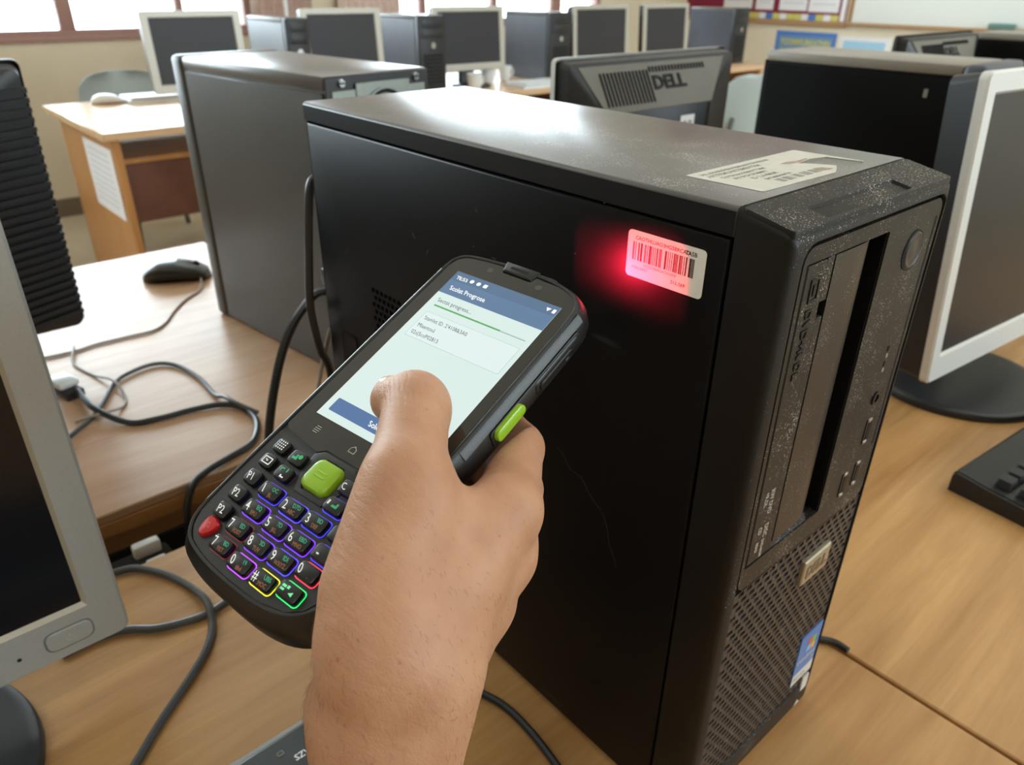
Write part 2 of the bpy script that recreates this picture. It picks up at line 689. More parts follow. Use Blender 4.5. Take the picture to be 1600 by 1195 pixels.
def wall_y(name, y0, y1, opens, mat):
    bm = NB()
    box(bm, XL - .1, XR + .1, y0, y1, FLOOR - .05, SILL)
    box(bm, XL - .1, XR + .1, y0, y1, HEAD, CEIL)
    xs = [XL - .1]
    for a, b in opens:
        xs += [a, b]
    xs.append(XR + .1)
    for a, b in zip(xs[0::2], xs[1::2]):
        box(bm, a, b, y0, y1, SILL, HEAD)
    return struct(name, bm, mat)


wall_y('wall_back', YB, YB + .12, WB, m_wall)
WF = [(1.4, 4.8)]  # opening for the unseen window added in this wall
wall_y('wall_front', YF - .12, YF, WF, m_wall)
bm = NB(); box(bm, XL - .1, XL, YF, YB, FLOOR - .05, CEIL); struct('wall_left', bm, m_wall)
bm = NB(); box(bm, XR, XR + .1, YF, YB, FLOOR - .05, CEIL); struct('wall_right', bm, m_wall2)
bm = NB(); box(bm, XL, XR, YB - .014, YB, FLOOR, FLOOR + .1, .003); struct('baseboard_back', bm, m_skirt)
bm = NB(); box(bm, XR - .014, XR, YF, YB - .014, FLOOR, FLOOR + .1, .003); struct('baseboard_right', bm, m_skirt)


def window(name, x0, x1, y, mull, s):
    r = bpy.data.objects.new(name, None)
    r.location = (x0, y, SILL)
    r['kind'] = 'structure'
    COL.objects.link(r)
    W_, H_ = x1 - x0, HEAD - SILL
    bm = NB()
    ring(bm, [(0, 0), (W_, 0), (W_, H_), (0, H_)], [(.035, .03), (W_ - .035, .03), (W_ - .035, H_ - .03), (.035, H_ - .03)], -.02, .06, 'XZ')
    part('frame', bm, m_frame, r)
    bm = NB(); box(bm, -.03, W_ + .03, -.045 * s, .02, -.025, 0.004, .004); part('sill', bm, m_frame, r)
    xs = [.035]
    for mx, mw in mull:
        bm = NB(); box(bm, mx - x0 - mw / 2, mx - x0 + mw / 2, -.015, .05, .03, H_ - .03, .004)
        part('mullion', bm, m_frame, r)
        xs += [mx - x0 - mw / 2, mx - x0 + mw / 2]
    xs.append(W_ - .035)
    for a, b in zip(xs[0::2], xs[1::2]):
        bm = NB(); box(bm, a, b, .014, .018, .03, H_ - .03)
        part('pane', bm, m_pane, r)
        bm = NB(); box(bm, a, b, -.002, .03, H_ * .62, H_ * .62 + .03, .003)
        part('transom', bm, m_frame, r)


window('window_1', WB[0][0], WB[0][1], YB + .03, [(-1.5, .04), (-.9, .075), (-.3, .04), (.29, .04), (.856, .075), (1.459, .04)], 1)
window('window_2', WB[1][0], WB[1][1], YB + .03, [(3.165, .05), (3.83, .05), (4.49, .1)], 1)
window('added_window', WF[0][0], WF[0][1], YF - .05, [(2.0, .04), (2.6, .07), (3.2, .04), (3.8, .07)], 1)  # unseen window added behind the camera to light front faces, not the side panel

# curtains gathered at the pier between the windows, and a pipe
def curtain(x0, x1, label):
    bm = NB()
    n = 40
    lo = []
    for z in (0.0, 0.5, 1.6):
        f = [(x0 + (x1 - x0) * k / n, YB - .07 + .022 * math.sin(k * 1.35 + z)) for k in range(n + 1)]
        b = [(x, y + .006) for x, y in reversed(f)]
        lo.append([(x, y, z) for x, y in f + b])
    loft(bm, lo)
    o = part('curtain', bm, m_curtain)
    tag(o, label, 'curtain')
    return o


curtain(1.86, 2.05, 'mauve curtain gathered left of the white pipe')
curtain(2.10, 2.24, 'narrow mauve curtain just right of the white pipe')
curtain(2.44, 2.90, 'wide mauve curtain beside the right-hand windows')
bm = NB(); cyl(bm, (2.075, YB - .05, FLOOR + .1), (2.075, YB - .05, CEIL), .022, n=14)
tag(part('pipe', bm, m_pipe), 'white vertical pipe on the pier between the curtains', 'pipe')

# housings for the added, unseen ceiling lamps
LN = ['nearest the left end of the window wall', 'over the middle of the window row', 'over the right end of the window row', 'over the left of the front desks', 'right above the scanned tower', 'over the right end of the front desks']
for i, (lx, ly) in enumerate(LAMP_POS):
    r = root('added_lamp_fitting', 'long white fluorescent fitting ' + LN[i], 'ceiling light', (lx, ly, CEIL), 0, 'fluorescent fittings on the ceiling')
    bm = NB(); box(bm, -.64, .64, -.16, .16, -.06, 0, .006); part('housing', bm, m_whiteplas, r)

# pinboard on the right wall, whiteboard and posters
XW = XR
r = root('pinboard', 'burgundy pinboard with white sheets and a bright patterned border', 'pinboard', (XW, 3.72, .2))
bm = NB(); box(bm, -.012, 0, -.75, .75, .015, 1.2); part('felt', bm, m_felt, r)
bm = NB(); box(bm, -.03, 0, -.77, .77, -.02, .015, .004); part('frame', bm, m_trim, r, label='wooden bottom rail')
for k in range(22):
    c = [m_posteryel, m_sheet, m_posteryel, m_posterblue, m_sheet, m_posteryel][k % 6]
    bm = NB(); box(bm, -.0145, -.012, -.70 + k * .064, -.70 + k * .064 + .06, .018, .062)
    part('border_piece', bm, c, r)
for k in range(2):
    bm = NB(); box(bm, -.0145, -.012, -.748, -.712, .02 + k * .19, .2 + k * .19); part('border_piece', bm, m_posteryel if k else m_sheet, r)
for k, (y0, y1, z0, lab) in enumerate([(3.80, 4.08, .29, 'white sheet pinned at the left of the pinboard'), (3.60, 3.765, .285, 'second white sheet on the pinboard'),
                                       (3.30, 3.545, .285, 'third white sheet on the pinboard'), (3.03, 3.285, .28, 'white sheet at the right end of the pinboard')]):
    r2 = root('paper_sheet', lab, 'paper', (XW - .0125, y1, z0), 0, 'sheets on the pinboard')
    bm = NB(); box(bm, -.0012, 0, y0 - y1, 0, 0, .33); part('sheet', bm, m_sheet, r2)
    for j in range(5):
        bm = NB(); box(bm, -.0016, -.0008, y0 - y1 + .03, -.03, .05 + j * .05, .062 + j * .05); part('print_line', bm, m_sheetprint, r2)
r = root('whiteboard', 'large whiteboard on the right-hand wall', 'whiteboard', (XW, 1.6, .2))
bm = NB(); box(bm, -.015, 0, -1.3, 1.31, .02, 1.2); part('panel', bm, m_board, r)
bm = NB(); box(bm, -.02, 0, 1.31, 1.34, 0, 1.22, .003); box(bm, -.02, 0, -1.33, -1.3, 0, 1.22, .003); part('frame', bm, m_trim, r)
bm = NB(); box(bm, -.06, 0, -1.33, 1.34, 0, .02, .004); part('tray', bm, m_trim, r)
bm = NB(); box(bm, -.04, .04, -.075, .075, 0, .034, .008); bm2 = bm
o = part('whiteboard_eraser', bm, m_eraser); o.location = (XW - .04 - .02, 1.84, .2205)
tag(o, 'grey-green felt eraser resting on the whiteboard tray', 'eraser')

r = root('poster', 'blue poster with yellow lettering below the pinboard', 'poster', (XW, 3.535, -.1))
bm = NB(); box(bm, -.002, 0, -.53, 0, 0, .235); part('sheet', bm, m_posterblue, r)
bm = NB(); box(bm, -.003, -.001, -.50, -.03, .03, .20); part('panel', bm, M('poster_panel', '6f8fb0', .6), r)
WALLR = Matrix(((0, 0, -1, 0), (-1, 0, 0, 0), (0, 1, 0, 0), (0, 0, 0, 1)))
for k, s in enumerate(['TCOMMURKATNN', 'AAFE - DRAMAS']):
    text(s, .06, m_posteryel, r, at(-.0034, -.05, .135 - .07 * k, WALLR), bold=.002, xs=.85)
r = root('poster', 'pale blue poster with a pink corner beside the blue poster', 'poster', (XW, 2.975, -.1))
bm = NB(); box(bm, -.002, 0, -.40, 0, 0, .22); part('sheet', bm, m_sheet, r)
bm = NB(); box(bm, -.003, -.001, -.36, -.03, .0, .19); part('picture', bm, m_postersky, r)
bm = NB(); prism(bm, circ(-.34, .06, .05, 14, .06), -.0035, -.001, 'YZ'); part('figure', bm, m_posterpink, r)
# ================================================================== desks
def desk(name, label, cat, x0, x1, y0, y1, top, th=.03, leg=m_edge, group=None, edge=m_edge, front=-1):
    r = root(name, label, cat, ((x0 + x1) / 2, (y0 + y1) / 2, FLOOR), 0, group)
    hx, hy, Z = (x1 - x0) / 2, (y1 - y0) / 2, -FLOOR
    bm = NB(); box(bm, -hx, hx, -hy, hy, Z - th * .35, Z, .0015, 1); part('table_top', bm, top, r)
    bm = NB(); box(bm, -hx, hx, -hy, hy, Z - th, Z - th * .35, .002, 1); part('edge_board', bm, edge, r)
    for s in (-1, 1):
        xx = s * (hx - .045)
        bm = NB(); box(bm, xx - .0125, xx + .0125, -hy + .03, hy - .03, 0, Z - th, .002, 1); part('side_panel', bm, leg, r)
    bm = NB(); box(bm, -hx + .06, hx - .06, -front * (hy - .12) - .009, -front * (hy - .12) + .009, Z - .40, Z - th, .002, 1)
    part('modesty_panel', bm, leg, r)
    return r


desk('computer_desk', 'beech computer desk under the scanned tower and left monitor', 'desk', -1.25, .2165, -.42, .478, m_desk)
desk('computer_desk', 'beech desk on the right carrying the disc-based silver monitor', 'desk', .2195, 1.75, -.42, .478, m_desk)
desk('computer_desk', 'pale worn desk behind the gap with black mouse and loose cables', 'desk', -1.25, .235, .575, 1.385, m_deskfar, front=1)
desk('computer_desk', 'desk behind the scanned tower, under the monitor seen from its back', 'desk', .24, 1.32, .575, 1.385, m_deskfar, front=1)
desk('computer_desk', 'desk at right rear under the far black monitor back', 'desk', 1.33, 2.6, .575, 1.385, m_deskfar, front=1)
# dark cable tray hung in the gap between the two desk rows
r = root('cable_tray', 'dark cable tray in the gap between the two desk rows', 'tray', (-.25, .5275, -.16))
bm = NB(); box(bm, -.95, .42, -.046, .046, 0, .006, .001, 1); part('bottom', bm, m_gap, r)
for s in (-1, 1):
    bm = NB(); box(bm, -.95, .42, s * .044 - .002, s * .044 + .002, .006, .115, .001, 1); part('side_wall', bm, m_gap, r)
r = root('power_strip', 'white power strip end poking up in the dark gap', 'power strip', (-.172, .522, -.154))
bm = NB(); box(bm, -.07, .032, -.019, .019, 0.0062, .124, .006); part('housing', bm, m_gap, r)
bm = NB(); box(bm, -.002, .024, .002, .013, .122, .138, .003); part('plug', bm, m_whiteplas, r, label='white plug')
bm = NB(); box(bm, .004, .022, -.0145, -.0105, .122, .130, .0015); part('rocker_switch', bm, m_whiteplas, r)


def back_desk(label, x0, x1, y0=2.77, y1=3.60, th=.028):
    r = root('computer_desk', label, 'desk', (x0, y0, FLOOR), 0, 'window row desks')
    W_, D_, Z = x1 - x0, y1 - y0, -FLOOR
    bm = NB(); box(bm, 0, W_, 0, D_, Z - th, Z, .003, 1); part('table_top', bm, m_backtop, r)
    for a in (.04, W_ - .065):
        bm = NB(); box(bm, a, a + .025, .05, D_ - .05, 0, Z - th, .002, 1); part('side_panel', bm, m_backdesk, r)
    bm = NB(); box(bm, .07, W_ - .07, .12, D_ - .2, Z - .135, Z - .115, .002, 1); part('keyboard_shelf', bm, m_backdesk, r)
    bm = NB(); box(bm, .07, W_ - .07, .13, .15, Z - .355, Z - .137, .002, 1); part('modesty_panel', bm, m_brown, r, label='dark brown front panel')
    return r


o = back_desk('window-row desk at far left with a paper taped to its side', .425, 1.62)
bm = NB(); box(bm, .0385, .0398, .10, .46, -FLOOR - .335, -FLOOR - .075); pp = part('paper_notice', bm, m_sheet, o, label='white printed sheet taped to the side panel')
bm = NB()
for j in range(9):
    box(bm, .0378, .0384, .15, .42, -FLOOR - .30 + j * .024, -FLOOR - .292 + j * .024)
part('print_line', bm, m_sheetprint, pp)
back_desk('second window-row desk, mostly behind the grey tower', 1.64, 2.92)
back_desk('right-hand end desk of the window row with open shelf', 2.94, 4.62)

# ================================================================== monitors
def monitor(label, loc, rz=0.0, w=.37, h=.335, zb=.056, side=.021, bot=.036, top=.02, bez=m_silver, lip=m_silver_lip,
            scr=m_lcd, back='plain', tilt=0.0, base=.1145, yface=-.01, detail=True, group=None, foot='disc', logo=None):
    r = root('monitor', label, 'monitor', loc, rz, group)
    T = Matrix.Translation((0, yface, zb)) @ Matrix.Rotation(-tilt, 4, 'X')
    hw = w / 2
    O = rrect(-hw, hw, 0, h, .008, 4)
    I = rrect(-hw + side, hw - side, bot, h - top, .0015, 4)
    I2 = rrect(-hw + side + .003, hw - side - .003, bot + .003, h - top - .003, .001, 4)
    bm = NB()
    Oi = rrect(-hw + .002, hw - .002, .002, h - .002, .007, 4)
    loft(bm, [lift(O, .010, 'XZ'), lift(O, .002, 'XZ'), lift(Oi, 0, 'XZ'), lift(I, 0, 'XZ')], False, False)
    fr = part('bezel', bm, bez, r, mtx=T)
    bm = NB(); loft(bm, [lift(I, 0, 'XZ'), lift(I2, .004, 'XZ')], False, False); part('inner_lip', bm, lip, r, mtx=T)
    bm = NB(); box(bm, -hw + side + .001, hw - side - .001, .0035, .008, bot + .001, h - top - .001); part('screen', bm, scr, r, mtx=T)
    # rear housing
    if back in ('chamfer', 'ridged'):
        L1 = rrect(-hw + .003, hw - .003, .003, h - .003, .01, 4)
        L2 = rrect(-hw + .006, hw - .006, .006, h - .006, .01, 4)
        L3 = rrect(-hw + .10, hw - .045, .075, h - .062, .012, 4)
        L4 = rrect(-hw + .105, hw - .05, .08, h - .07, .012, 4)
        if back == 'ridged':
            L3 = rrect(-hw + .11, hw - .11, .06, h - .06, .012, 4)
            L4 = rrect(-hw + .115, hw - .115, .065, h - .065, .012, 4)
        bm = NB()
        loft(bm, [lift(L1, .009, 'XZ'), lift(L2, .03, 'XZ'), lift(L3, .062, 'XZ'), lift(L4, .066, 'XZ')], False, True)
        part('rear_housing', bm, m_mblack, r, mtx=T)
    else:
        bm = NB()
        L1 = rrect(-hw + .001, hw - .001, .001, h - .001, .008, 4)
        L2 = rrect(-hw + .004, hw - .004, .004, h - .004, .01, 4)
        L3 = rrect(-hw + .06, hw - .06, .05, h - .05, .012, 4)
        loft(bm, [lift(L1, .009, 'XZ'), lift(L2, .040, 'XZ'), lift(L3, .056, 'XZ')], False, True)
        part('rear_housing', bm, m_mblack, r, mtx=T)
    if back == 'chamfer':
        # upper rear panel sloping up to the top edge, light on the chamfer painted grey, slit vents and maker's lettering
        q = [(-hw + .105, .0665, h - .072), (hw - .05, .0665, h - .072), (hw - .02, .033, h - .012), (-hw + .04, .033, h - .012)]
        bm = NB()
        vs = [bm.verts.new(Vector(p) + Vector((0, .0012, .001))) for p in q] + [bm.verts.new(Vector(p)) for p in q]
        bm.faces.new(vs[:4]); bm.faces.new(vs[7:3:-1])
        for k in range(4):
            bm.faces.new((vs[k], vs[(k + 1) % 4], vs[4 + (k + 1) % 4], vs[4 + k]))
        part('upper_rear_panel', bm, m_mgrey, r, mtx=T)
        bm = NB()
        dy, dz = .0335, -.060
        ln = math.hypot(dy, dz)
        nrm = Vector((0, .87, .49))
        for k in range(32):
            fx = k / 31
            xx = hw - .058 - fx * (w - .16)
            a, b = (.16, .86) if fx < .42 else (.10, .22)
            for t0, t1 in ((a, b),):
                p0 = Vector((xx, .033 + dy * t0, h - .012 + dz * t0)) + nrm * .0020
                p1 = Vector((xx, .033 + dy * t1, h - .012 + dz * t1)) + nrm * .0018
                cyl(bm, p0, p1, .0018, n=6)
        part('vent_slits', bm, m_dark, r, mtx=T, kind='stuff')
        if logo:
            ang = math.atan2(-dz, dy)
            mt = T @ Matrix.Translation(Vector((-.004, .0527, h - .0472)) + nrm * .0024) @ Matrix(((-1, 0, 0, 0), (0, -dy / ln, nrm.y, 0), (0, -dz / ln, nrm.z, 0), (0, 0, 0, 1)))
            text(logo, .028, m_dark, r, mt, align='CENTER', bold=.0010, depth=.0006, xs=1.25)
        bm = NB(); box(bm, -.055, -.02, .0662, .0672, h - .118, h - .088); st = part('asset_sticker', bm, m_sheet, r, mtx=T, label='small white sticker with a number')
        text('28', .024, m_greyink, st, Matrix.Translation((-.026, .0674, h - .113)) @ Matrix(((-1, 0, 0, 0), (0, 0, 1, 0), (0, 1, 0, 0), (0, 0, 0, 1))), bold=.0006)
    if back == 'ridged':
        me = None
        for k in range(27):
            z = .025 + k * .0108
            bm = NB() if me is None else None
            if me is None:
                # a fin that follows the tapered flank round to the flat rear
                prof = [(hw - .006, .0305), (hw - .108, .063), (-hw + .108, .063), (-hw + .006, .0305)]
                outp = [(hw - .003, .0345), (hw - .107, .0675), (-hw + .107, .0675), (-hw + .003, .0345)]
                lo = []
                for zz in (0, .0055):
                    lo.append([(a, b, zz) for a, b in prof + outp[::-1]])
                loft(bm, lo)
                me = mesh('vent_slat', bm, smooth=False)
                me.materials.append(m_mblack)
            place('vent_slat', me, None, r, T @ Matrix.Translation((0, 0, z)))
        bm = NB(); box(bm, -.05, .05, .066, .075, .09, .19, .006); part('stand_mount', bm, m_mblack, r, mtx=T)
    # stand
    bm = NB()
    loft(bm, [lift(rrect(-.045, .045, .025, .06, .01), .008), lift(rrect(-.035, .035, .03, .065, .01), zb + h * .45)])
    part('stand_neck', bm, m_base, r)
    bm = NB()
    if foot == 'disc':
        lathe(bm, [(base, 0), (base + .001, .003), (base, .0085), (base - .0015, .0100), (base - .010, .0108), (base * .5, .0135), (.002, .0145)], 64)
    else:
        lathe(bm, [(base, 0), (base, .006), (base - .006, .011), (base * .6, .016), (.002, .018)], 28)
    part('stand_base', bm, m_base, r)
    if detail:
        bx = hw - .037
        bm = NB(); prism(bm, rrect(bx - .0145, bx + .0145, .0105, .0255, .0055, 5), .001, -.0012, 'XZ', .0006)
        pb = part('power_button', bm, bez, r, mtx=T)
        bm = NB(); ring(bm, rrect(bx - .0155, bx + .0155, .0095, .0265, .006, 5), rrect(bx - .0147, bx + .0147, .0104, .0256, .0055, 5), -.0002, .0015, 'XZ')
        part('button_groove', bm, M('groove_grey', '6f706e', .5), pb)
        bm = NB(); ring(bm, circ(bx, .0175, .0026, 16), circ(bx, .0175, .0021, 16), -.0015, -.0008, 'XZ')
        box(bm, bx - .0003, bx + .0003, -.0015, -.0008, .0175, .0207)
        part('power_symbol', bm, m_silver_lip, pb)
        bm = NB(); cyl(bm, (bx - .031, .0005, .0165), (bx - .031, -.0003, .0165), .0014, n=12); part('indicator_hole', bm, m_dark, r, mtx=T)
    return r


monitor('silver-framed monitor close at the left edge, its screen black', (-.402, .35, 0), w=.372, h=.335, detail=True)
monitor('silver-framed monitor at the right edge on a black disc foot', (.781, .135, 0), R_(-6), w=.372, h=.335, zb=.07, yface=-.045,
        tilt=R_(5), bez=m_silver2, lip=m_silver2, scr=m_lcd2, base=.113, side=.018, bot=.03)
monitor('black monitor seen from behind, ribbed back with horizontal slats, behind the left screen', (-.277, .955, 0), math.pi, w=.385, h=.337, zb=.058,
        back='ridged', bez=m_mblack, lip=m_mblack, detail=False, yface=-.015, base=.115, tilt=R_(6))
monitor('black monitor seen from behind with slit vents, rising behind the scanned tower', (.706, .693, 0), math.pi, w=.40, h=.33, zb=.053, back='chamfer',
        bez=m_champ, detail=False, yface=.03, logo='DELL')
monitor('far black monitor seen from behind at upper right under the whiteboard', (1.77, .693, 0), math.pi, w=.42, h=.33, zb=.048, back='chamfer',
        bez=m_mblack, detail=False, yface=.03, logo='DELL')
for (x, y, w_, lab, rz) in ((.905, 3.05, .38, 'grey-framed monitor on the far left window desk', -2), (1.555, 3.05, .385, 'grey-framed monitor second along the window row', -2),
                            (2.262, 3.05, .43, 'grey-framed monitor third along the window row, above white cups', -3), (3.17, 3.0, .46, 'grey-framed monitor fourth along the window row', 0),
                            (3.745, 3.0, .43, 'grey-framed monitor last in the window row, left of a dark tower', 0)):
    monitor(lab, (x, y, 0), R_(rz), w=w_, h=.29, zb=.075, side=.028, bot=.03, top=.022, bez=m_champ, lip=m_champ, scr=m_lcdbg, detail=False, foot='round',
            base=.1, tilt=R_(4), group='monitors along the window row')

# ================================================================== plain computer towers
def tower(label, loc, rz, W_=.155, D_=.40, H_=.385, side=m_bgside, top=m_t2top, front=m_bgdark, group=None, full=True):
    """front at local y=0 facing -y, depth along +y"""
    r = root('computer_tower', label, 'computer tower', loc, rz, group)
    b = .034
    bm = NB(); box(bm, .002, W_ - .002, b, D_, .004, H_ - .015); part('chassis', bm, side, r)
    bm = NB(); box(bm, 0, W_, b, D_ - .003, H_ - .016, H_, .003); part('top_cover', bm, top, r)
    for x0, x1 in ((-.0005, .0035), (W_ - .0035, W_ + .0005)):
        bm = NB(); box(bm, x0, x1, b + .003, D_ - .006, .006, H_ - .018, .0012, 1); part('side_panel', bm, side, r)
    bm = NB(); box(bm, -.001, W_ + .001, .002, b, 0, H_ + .001, .007, 3); part('front_bezel', bm, front, r)
    bm = NB(); box(bm, .014, W_ - .014, -.002, .004, H_ - .05, H_ - .014, .002); part('drive_tray', bm, front, r)
    bm = NB(); box(bm, .014, W_ - .014, -.002, .004, H_ - .095, H_ - .056, .002); part('drive_blank', bm, front, r)
    bm = NB(); cyl(bm, (W_ * .5, .003, H_ * .62), (W_ * .5, -.003, H_ * .62), .013, n=20); part('power_button', bm, m_screw, r)
    bm = NB(); box(bm, .02, W_ - .02, 0, .004, .03, H_ * .5, .002); part('front_grille', bm, m_dark, r)
    if full:
        me = None
        for k in range(9):
            if me is None:
                bm = NB(); box(bm, .02, W_ - .02, -.003, .001, 0, .006, .001, 1)
                me = mesh('grille_bar', bm); me.materials.append(front)
            place('grille_bar', me, None, r, Matrix.Translation((0, 0, .035 + k * H_ * .5 / 10)))
    return r


# grey tower on the far desk: its back, with the supply fan, faces the camera side
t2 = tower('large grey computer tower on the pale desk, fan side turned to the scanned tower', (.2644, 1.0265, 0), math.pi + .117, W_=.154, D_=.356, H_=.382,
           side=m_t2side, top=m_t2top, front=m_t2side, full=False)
D_, W_, H_ = .356, .154, .382
bm = NB(); box(bm, .001, W_ - .001, D_ - .002, D_ + .001, .005, H_ - .001, .001, 1); part('back_rim', bm, m_bgdark, t2)
bm = NB(); box(bm, .008, W_ - .008, D_ + .001, D_ + .003, .012, H_ - .016, .001, 1); bp = part('back_plate', bm, m_t2back, t2)
bm = NB(); box(bm, .034, W_ - .040, D_ + .003, D_ + .005, H_ - .11, H_ - .0095, .002, 1); part('supply_plate', bm, m_t2back, t2)
bm = NB(); cyl(bm, (W_ * .48, D_ + .004, H_ - .050), (W_ * .48, D_ + .0056, H_ - .050), .034, n=32); fg = part('fan_opening', bm, m_dark, t2)
bm = NB()
for rr in (.010, .018, .026, .033):
    ring(bm, circ(W_ * .48, H_ - .050, rr + .0016, 28), circ(W_ * .48, H_ - .050, rr - .0008, 28), D_ + .0056, D_ + .0076, 'XZ')
for k in range(4):
    a = R_(45 + 90 * k)
    cyl(bm, (W_ * .48, D_ + .0068, H_ - .050), (W_ * .48 + .034 * math.cos(a), D_ + .0068, H_ - .050 + .034 * math.sin(a)), .0013, n=6)
part('fan_guard', bm, m_t2back, fg)
for sx in (.022, W_ - .022):
    bm = NB(); cyl(bm, (sx, D_ + .001, H_ - .0085), (sx, D_ + .0045, H_ - .0085), .0052, .0042, n=14); sc_ = part('screw', bm, m_screw, t2)
    bm = NB(); box(bm, sx - .004, sx + .004, D_ + .0044, D_ + .0048, H_ - .0092, H_ - .0078); part('screw_slot', bm, m_dark, sc_)
for k in range(4):
    bm = NB(); box(bm, .02, .09, D_ + .003, D_ + .0045, .05 + k * .022, .064 + k * .022, .001, 1); part('slot_cover', bm, m_screw, t2)

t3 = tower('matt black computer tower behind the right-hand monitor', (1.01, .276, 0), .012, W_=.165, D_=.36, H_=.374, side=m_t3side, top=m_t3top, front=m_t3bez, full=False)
# swollen, dotted grille wing along the front corner
bm = NB()
zs = [.02, .08, .16, .24, .29, .315, .335, .36]
wd = [.012, .018, .021, .020, .015, .008, .003, .002]
lo = []
for z, q in zip(zs, wd):
    lo.append([(-.001, .030, z), (-.004 - q * .5, .018, z), (-.004 - q * .25, .002 - q * .3, z), (.004, -.004 - q * .4, z), (.03, .001, z), (.03, .03, z)])
loft(bm, lo)
wing = part('grille_wing', bm, m_t3bez, t3, label='bluish dotted grille wing')
bm = NB()
for k in range(24):
    for j in range(2):
        z = .03 + k * .011
        q = float(np.interp(z, zs, wd))
        cyl(bm, (-.004 - q * .45, .014 - j * .007, z), (-.0058 - q * .5, .0145 - j * .007, z), .0017, n=6)
part('dot_holes', bm, m_screw, wing, kind='stuff')
bm = NB(); box(bm, -.0012, -.0004, .075, .081, .325, .337); part('latch_mark', bm, m_greyink, t3, label='small pale mark near the top corner')
tower('black computer tower at the far right, corner of its side just in view', (2.0, .25, 0), 0, H_=.374, D_=.40, side=m_t3side, top=m_t3top)
for x, lab in ((1.238, 'pale-lit tower by the curtains, first along the window row'), (1.886, 'dark tower second along the window row, left of the middle monitor'),
               (2.722, 'dark tower right of the monitor with white cups'), (3.41, 'dark tower set back between the last two window monitors'),
               (4.40, 'dark tower at the right-hand end of the window row')):
    tower(lab, (x, 3.16 if 3.3 < x < 3.6 else 2.95, 0), 0, W_=.15 if x > 1.5 else .10, D_=.37, H_=.332, side=m_bgside if x > 1.5 else M('lit_tower_side', '868f9a', .3), top=m_t2top, front=m_bgdark,  # first tower's window light painted as a paler side
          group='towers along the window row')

# ================================================================== keyboards, mice, cups, chairs
_keyme = {}


def keyboard(label, loc, rz, w_=.44, d_=.155, mat=m_kb, key=m_kbkey, edge=None, keys=True, stuff=False, group=None):
    """local origin back-left corner on the desk, x to the right, y towards the back"""
    r = root('keyboard', label, 'keyboard', loc, rz, group)
    bm = NB()
    pr = [(-d_, .0), (-d_, .012), (-d_ + .006, .016), (-.035, .021), (-.004, .024), (0, .02), (0, 0)]
    loft(bm, [[(x, y, z) for y, z in pr] for x in (.004, w_ - .004)])
    part('case', bm, mat, r)
    for x0, x1 in ((0, .004), (w_ - .004, w_)):
        bm = NB(); loft(bm, [[(x, y * .985 - .001, max(z - .001, 0)) for y, z in pr] for x in (x0, x1)]); part('case_end', bm, mat, r)
    if edge:
        bm = NB(); box(bm, .002, w_ - .002, -.004, .0008, .0195, .0248, .001, 1); part('rear_trim', bm, edge, r, label='silver trim along the rear edge')
    if keys:
        rows = [(-.044, 13), (-.066, 14), (-.086, 14), (-.106, 13), (-.126, 12), (-.146, 8)]
        bm2 = NB()
        for ry, n in rows:
            wid = (w_ * .64) / n
            for k in range(n):
                spans = [(.014 + k * wid, wid - .002)]
                for sx, sw in spans:
                    kk = round(sw, 4)
                    if stuff:
                        box(bm2, sx, sx + sw, ry - .008, ry + .008, .018, .027)
                        continue
                    if (mat.name, kk) not in _keyme:
                        bm = NB()
                        loft(bm, [lift(rrect(0, sw, -.0085, .0085, .0012, 1), 0), lift(rrect(.0022, sw - .0022, -.0062, .007, .0015, 1), .0085)])
                        me = mesh('key', bm); me.materials.append(key); _keyme[(mat.name, kk)] = me
                    place('key', _keyme[(mat.name, kk)], None, r, Matrix.Translation((sx, ry, .0165 + (ry + .15) * .045)))
            for gx, gn in ((.67, 3), (.83, 4)):
                for k in range(gn):
                    sx = w_ * gx + k * .0185
                    if stuff:
                        box(bm2, sx, sx + .016, ry - .008, ry + .008, .018, .027)
                        continue
                    kk = .0165
                    if (mat.name, kk) not in _keyme:
                        bm = NB()
                        loft(bm, [lift(rrect(0, kk, -.0085, .0085, .0012, 1), 0), lift(rrect(.0022, kk - .0022, -.0062, .007, .0015, 1), .0085)])
                        me = mesh('key', bm); me.materials.append(key); _keyme[(mat.name, kk)] = me
                    place('key', _keyme[(mat.name, kk)], None, r, Matrix.Translation((sx, ry, .0165 + (ry + .15) * .045)))
        if stuff:
            part('keys', bm2, key, r, kind='stuff')
        else:
            bm2.free()
    return r


kr = keyboard('black keyboard in front of the right-hand monitor', (.514, .038, 0), R_(-6))
ks = keyboard('slate grey keyboard with silver rear edge under the forearm', (-.545, .212, 0), 0, w_=.447, mat=m_slate, key=m_kbkey, edge=m_slateedge)
text('SZV', .0062, m_keywhite, ks, Matrix.Translation((.378, -.0245, .0226)) @ Matrix.Rotation(.085, 4, 'X'), bold=.0001)
bm = NB(); ring(bm, rrect(.370, .3745, -.015, -.0115, .0008, 2), rrect(.3707, .3738, -.0143, -.0122, .0005, 2), .0224, .0236); part('lock_symbol', bm, m_greyink, ks)
keyboard('white keyboard lying on the far left window desk', (.72, 3.56, 0), R_(-3), mat=m_whiteplas, key=m_whiteplas, stuff=True)
keyboard('pale keyboard below the middle monitor of the window row', (2.38, 2.93, 0), 0, w_=.30, mat=m_whiteplas, key=m_whiteplas, stuff=True)


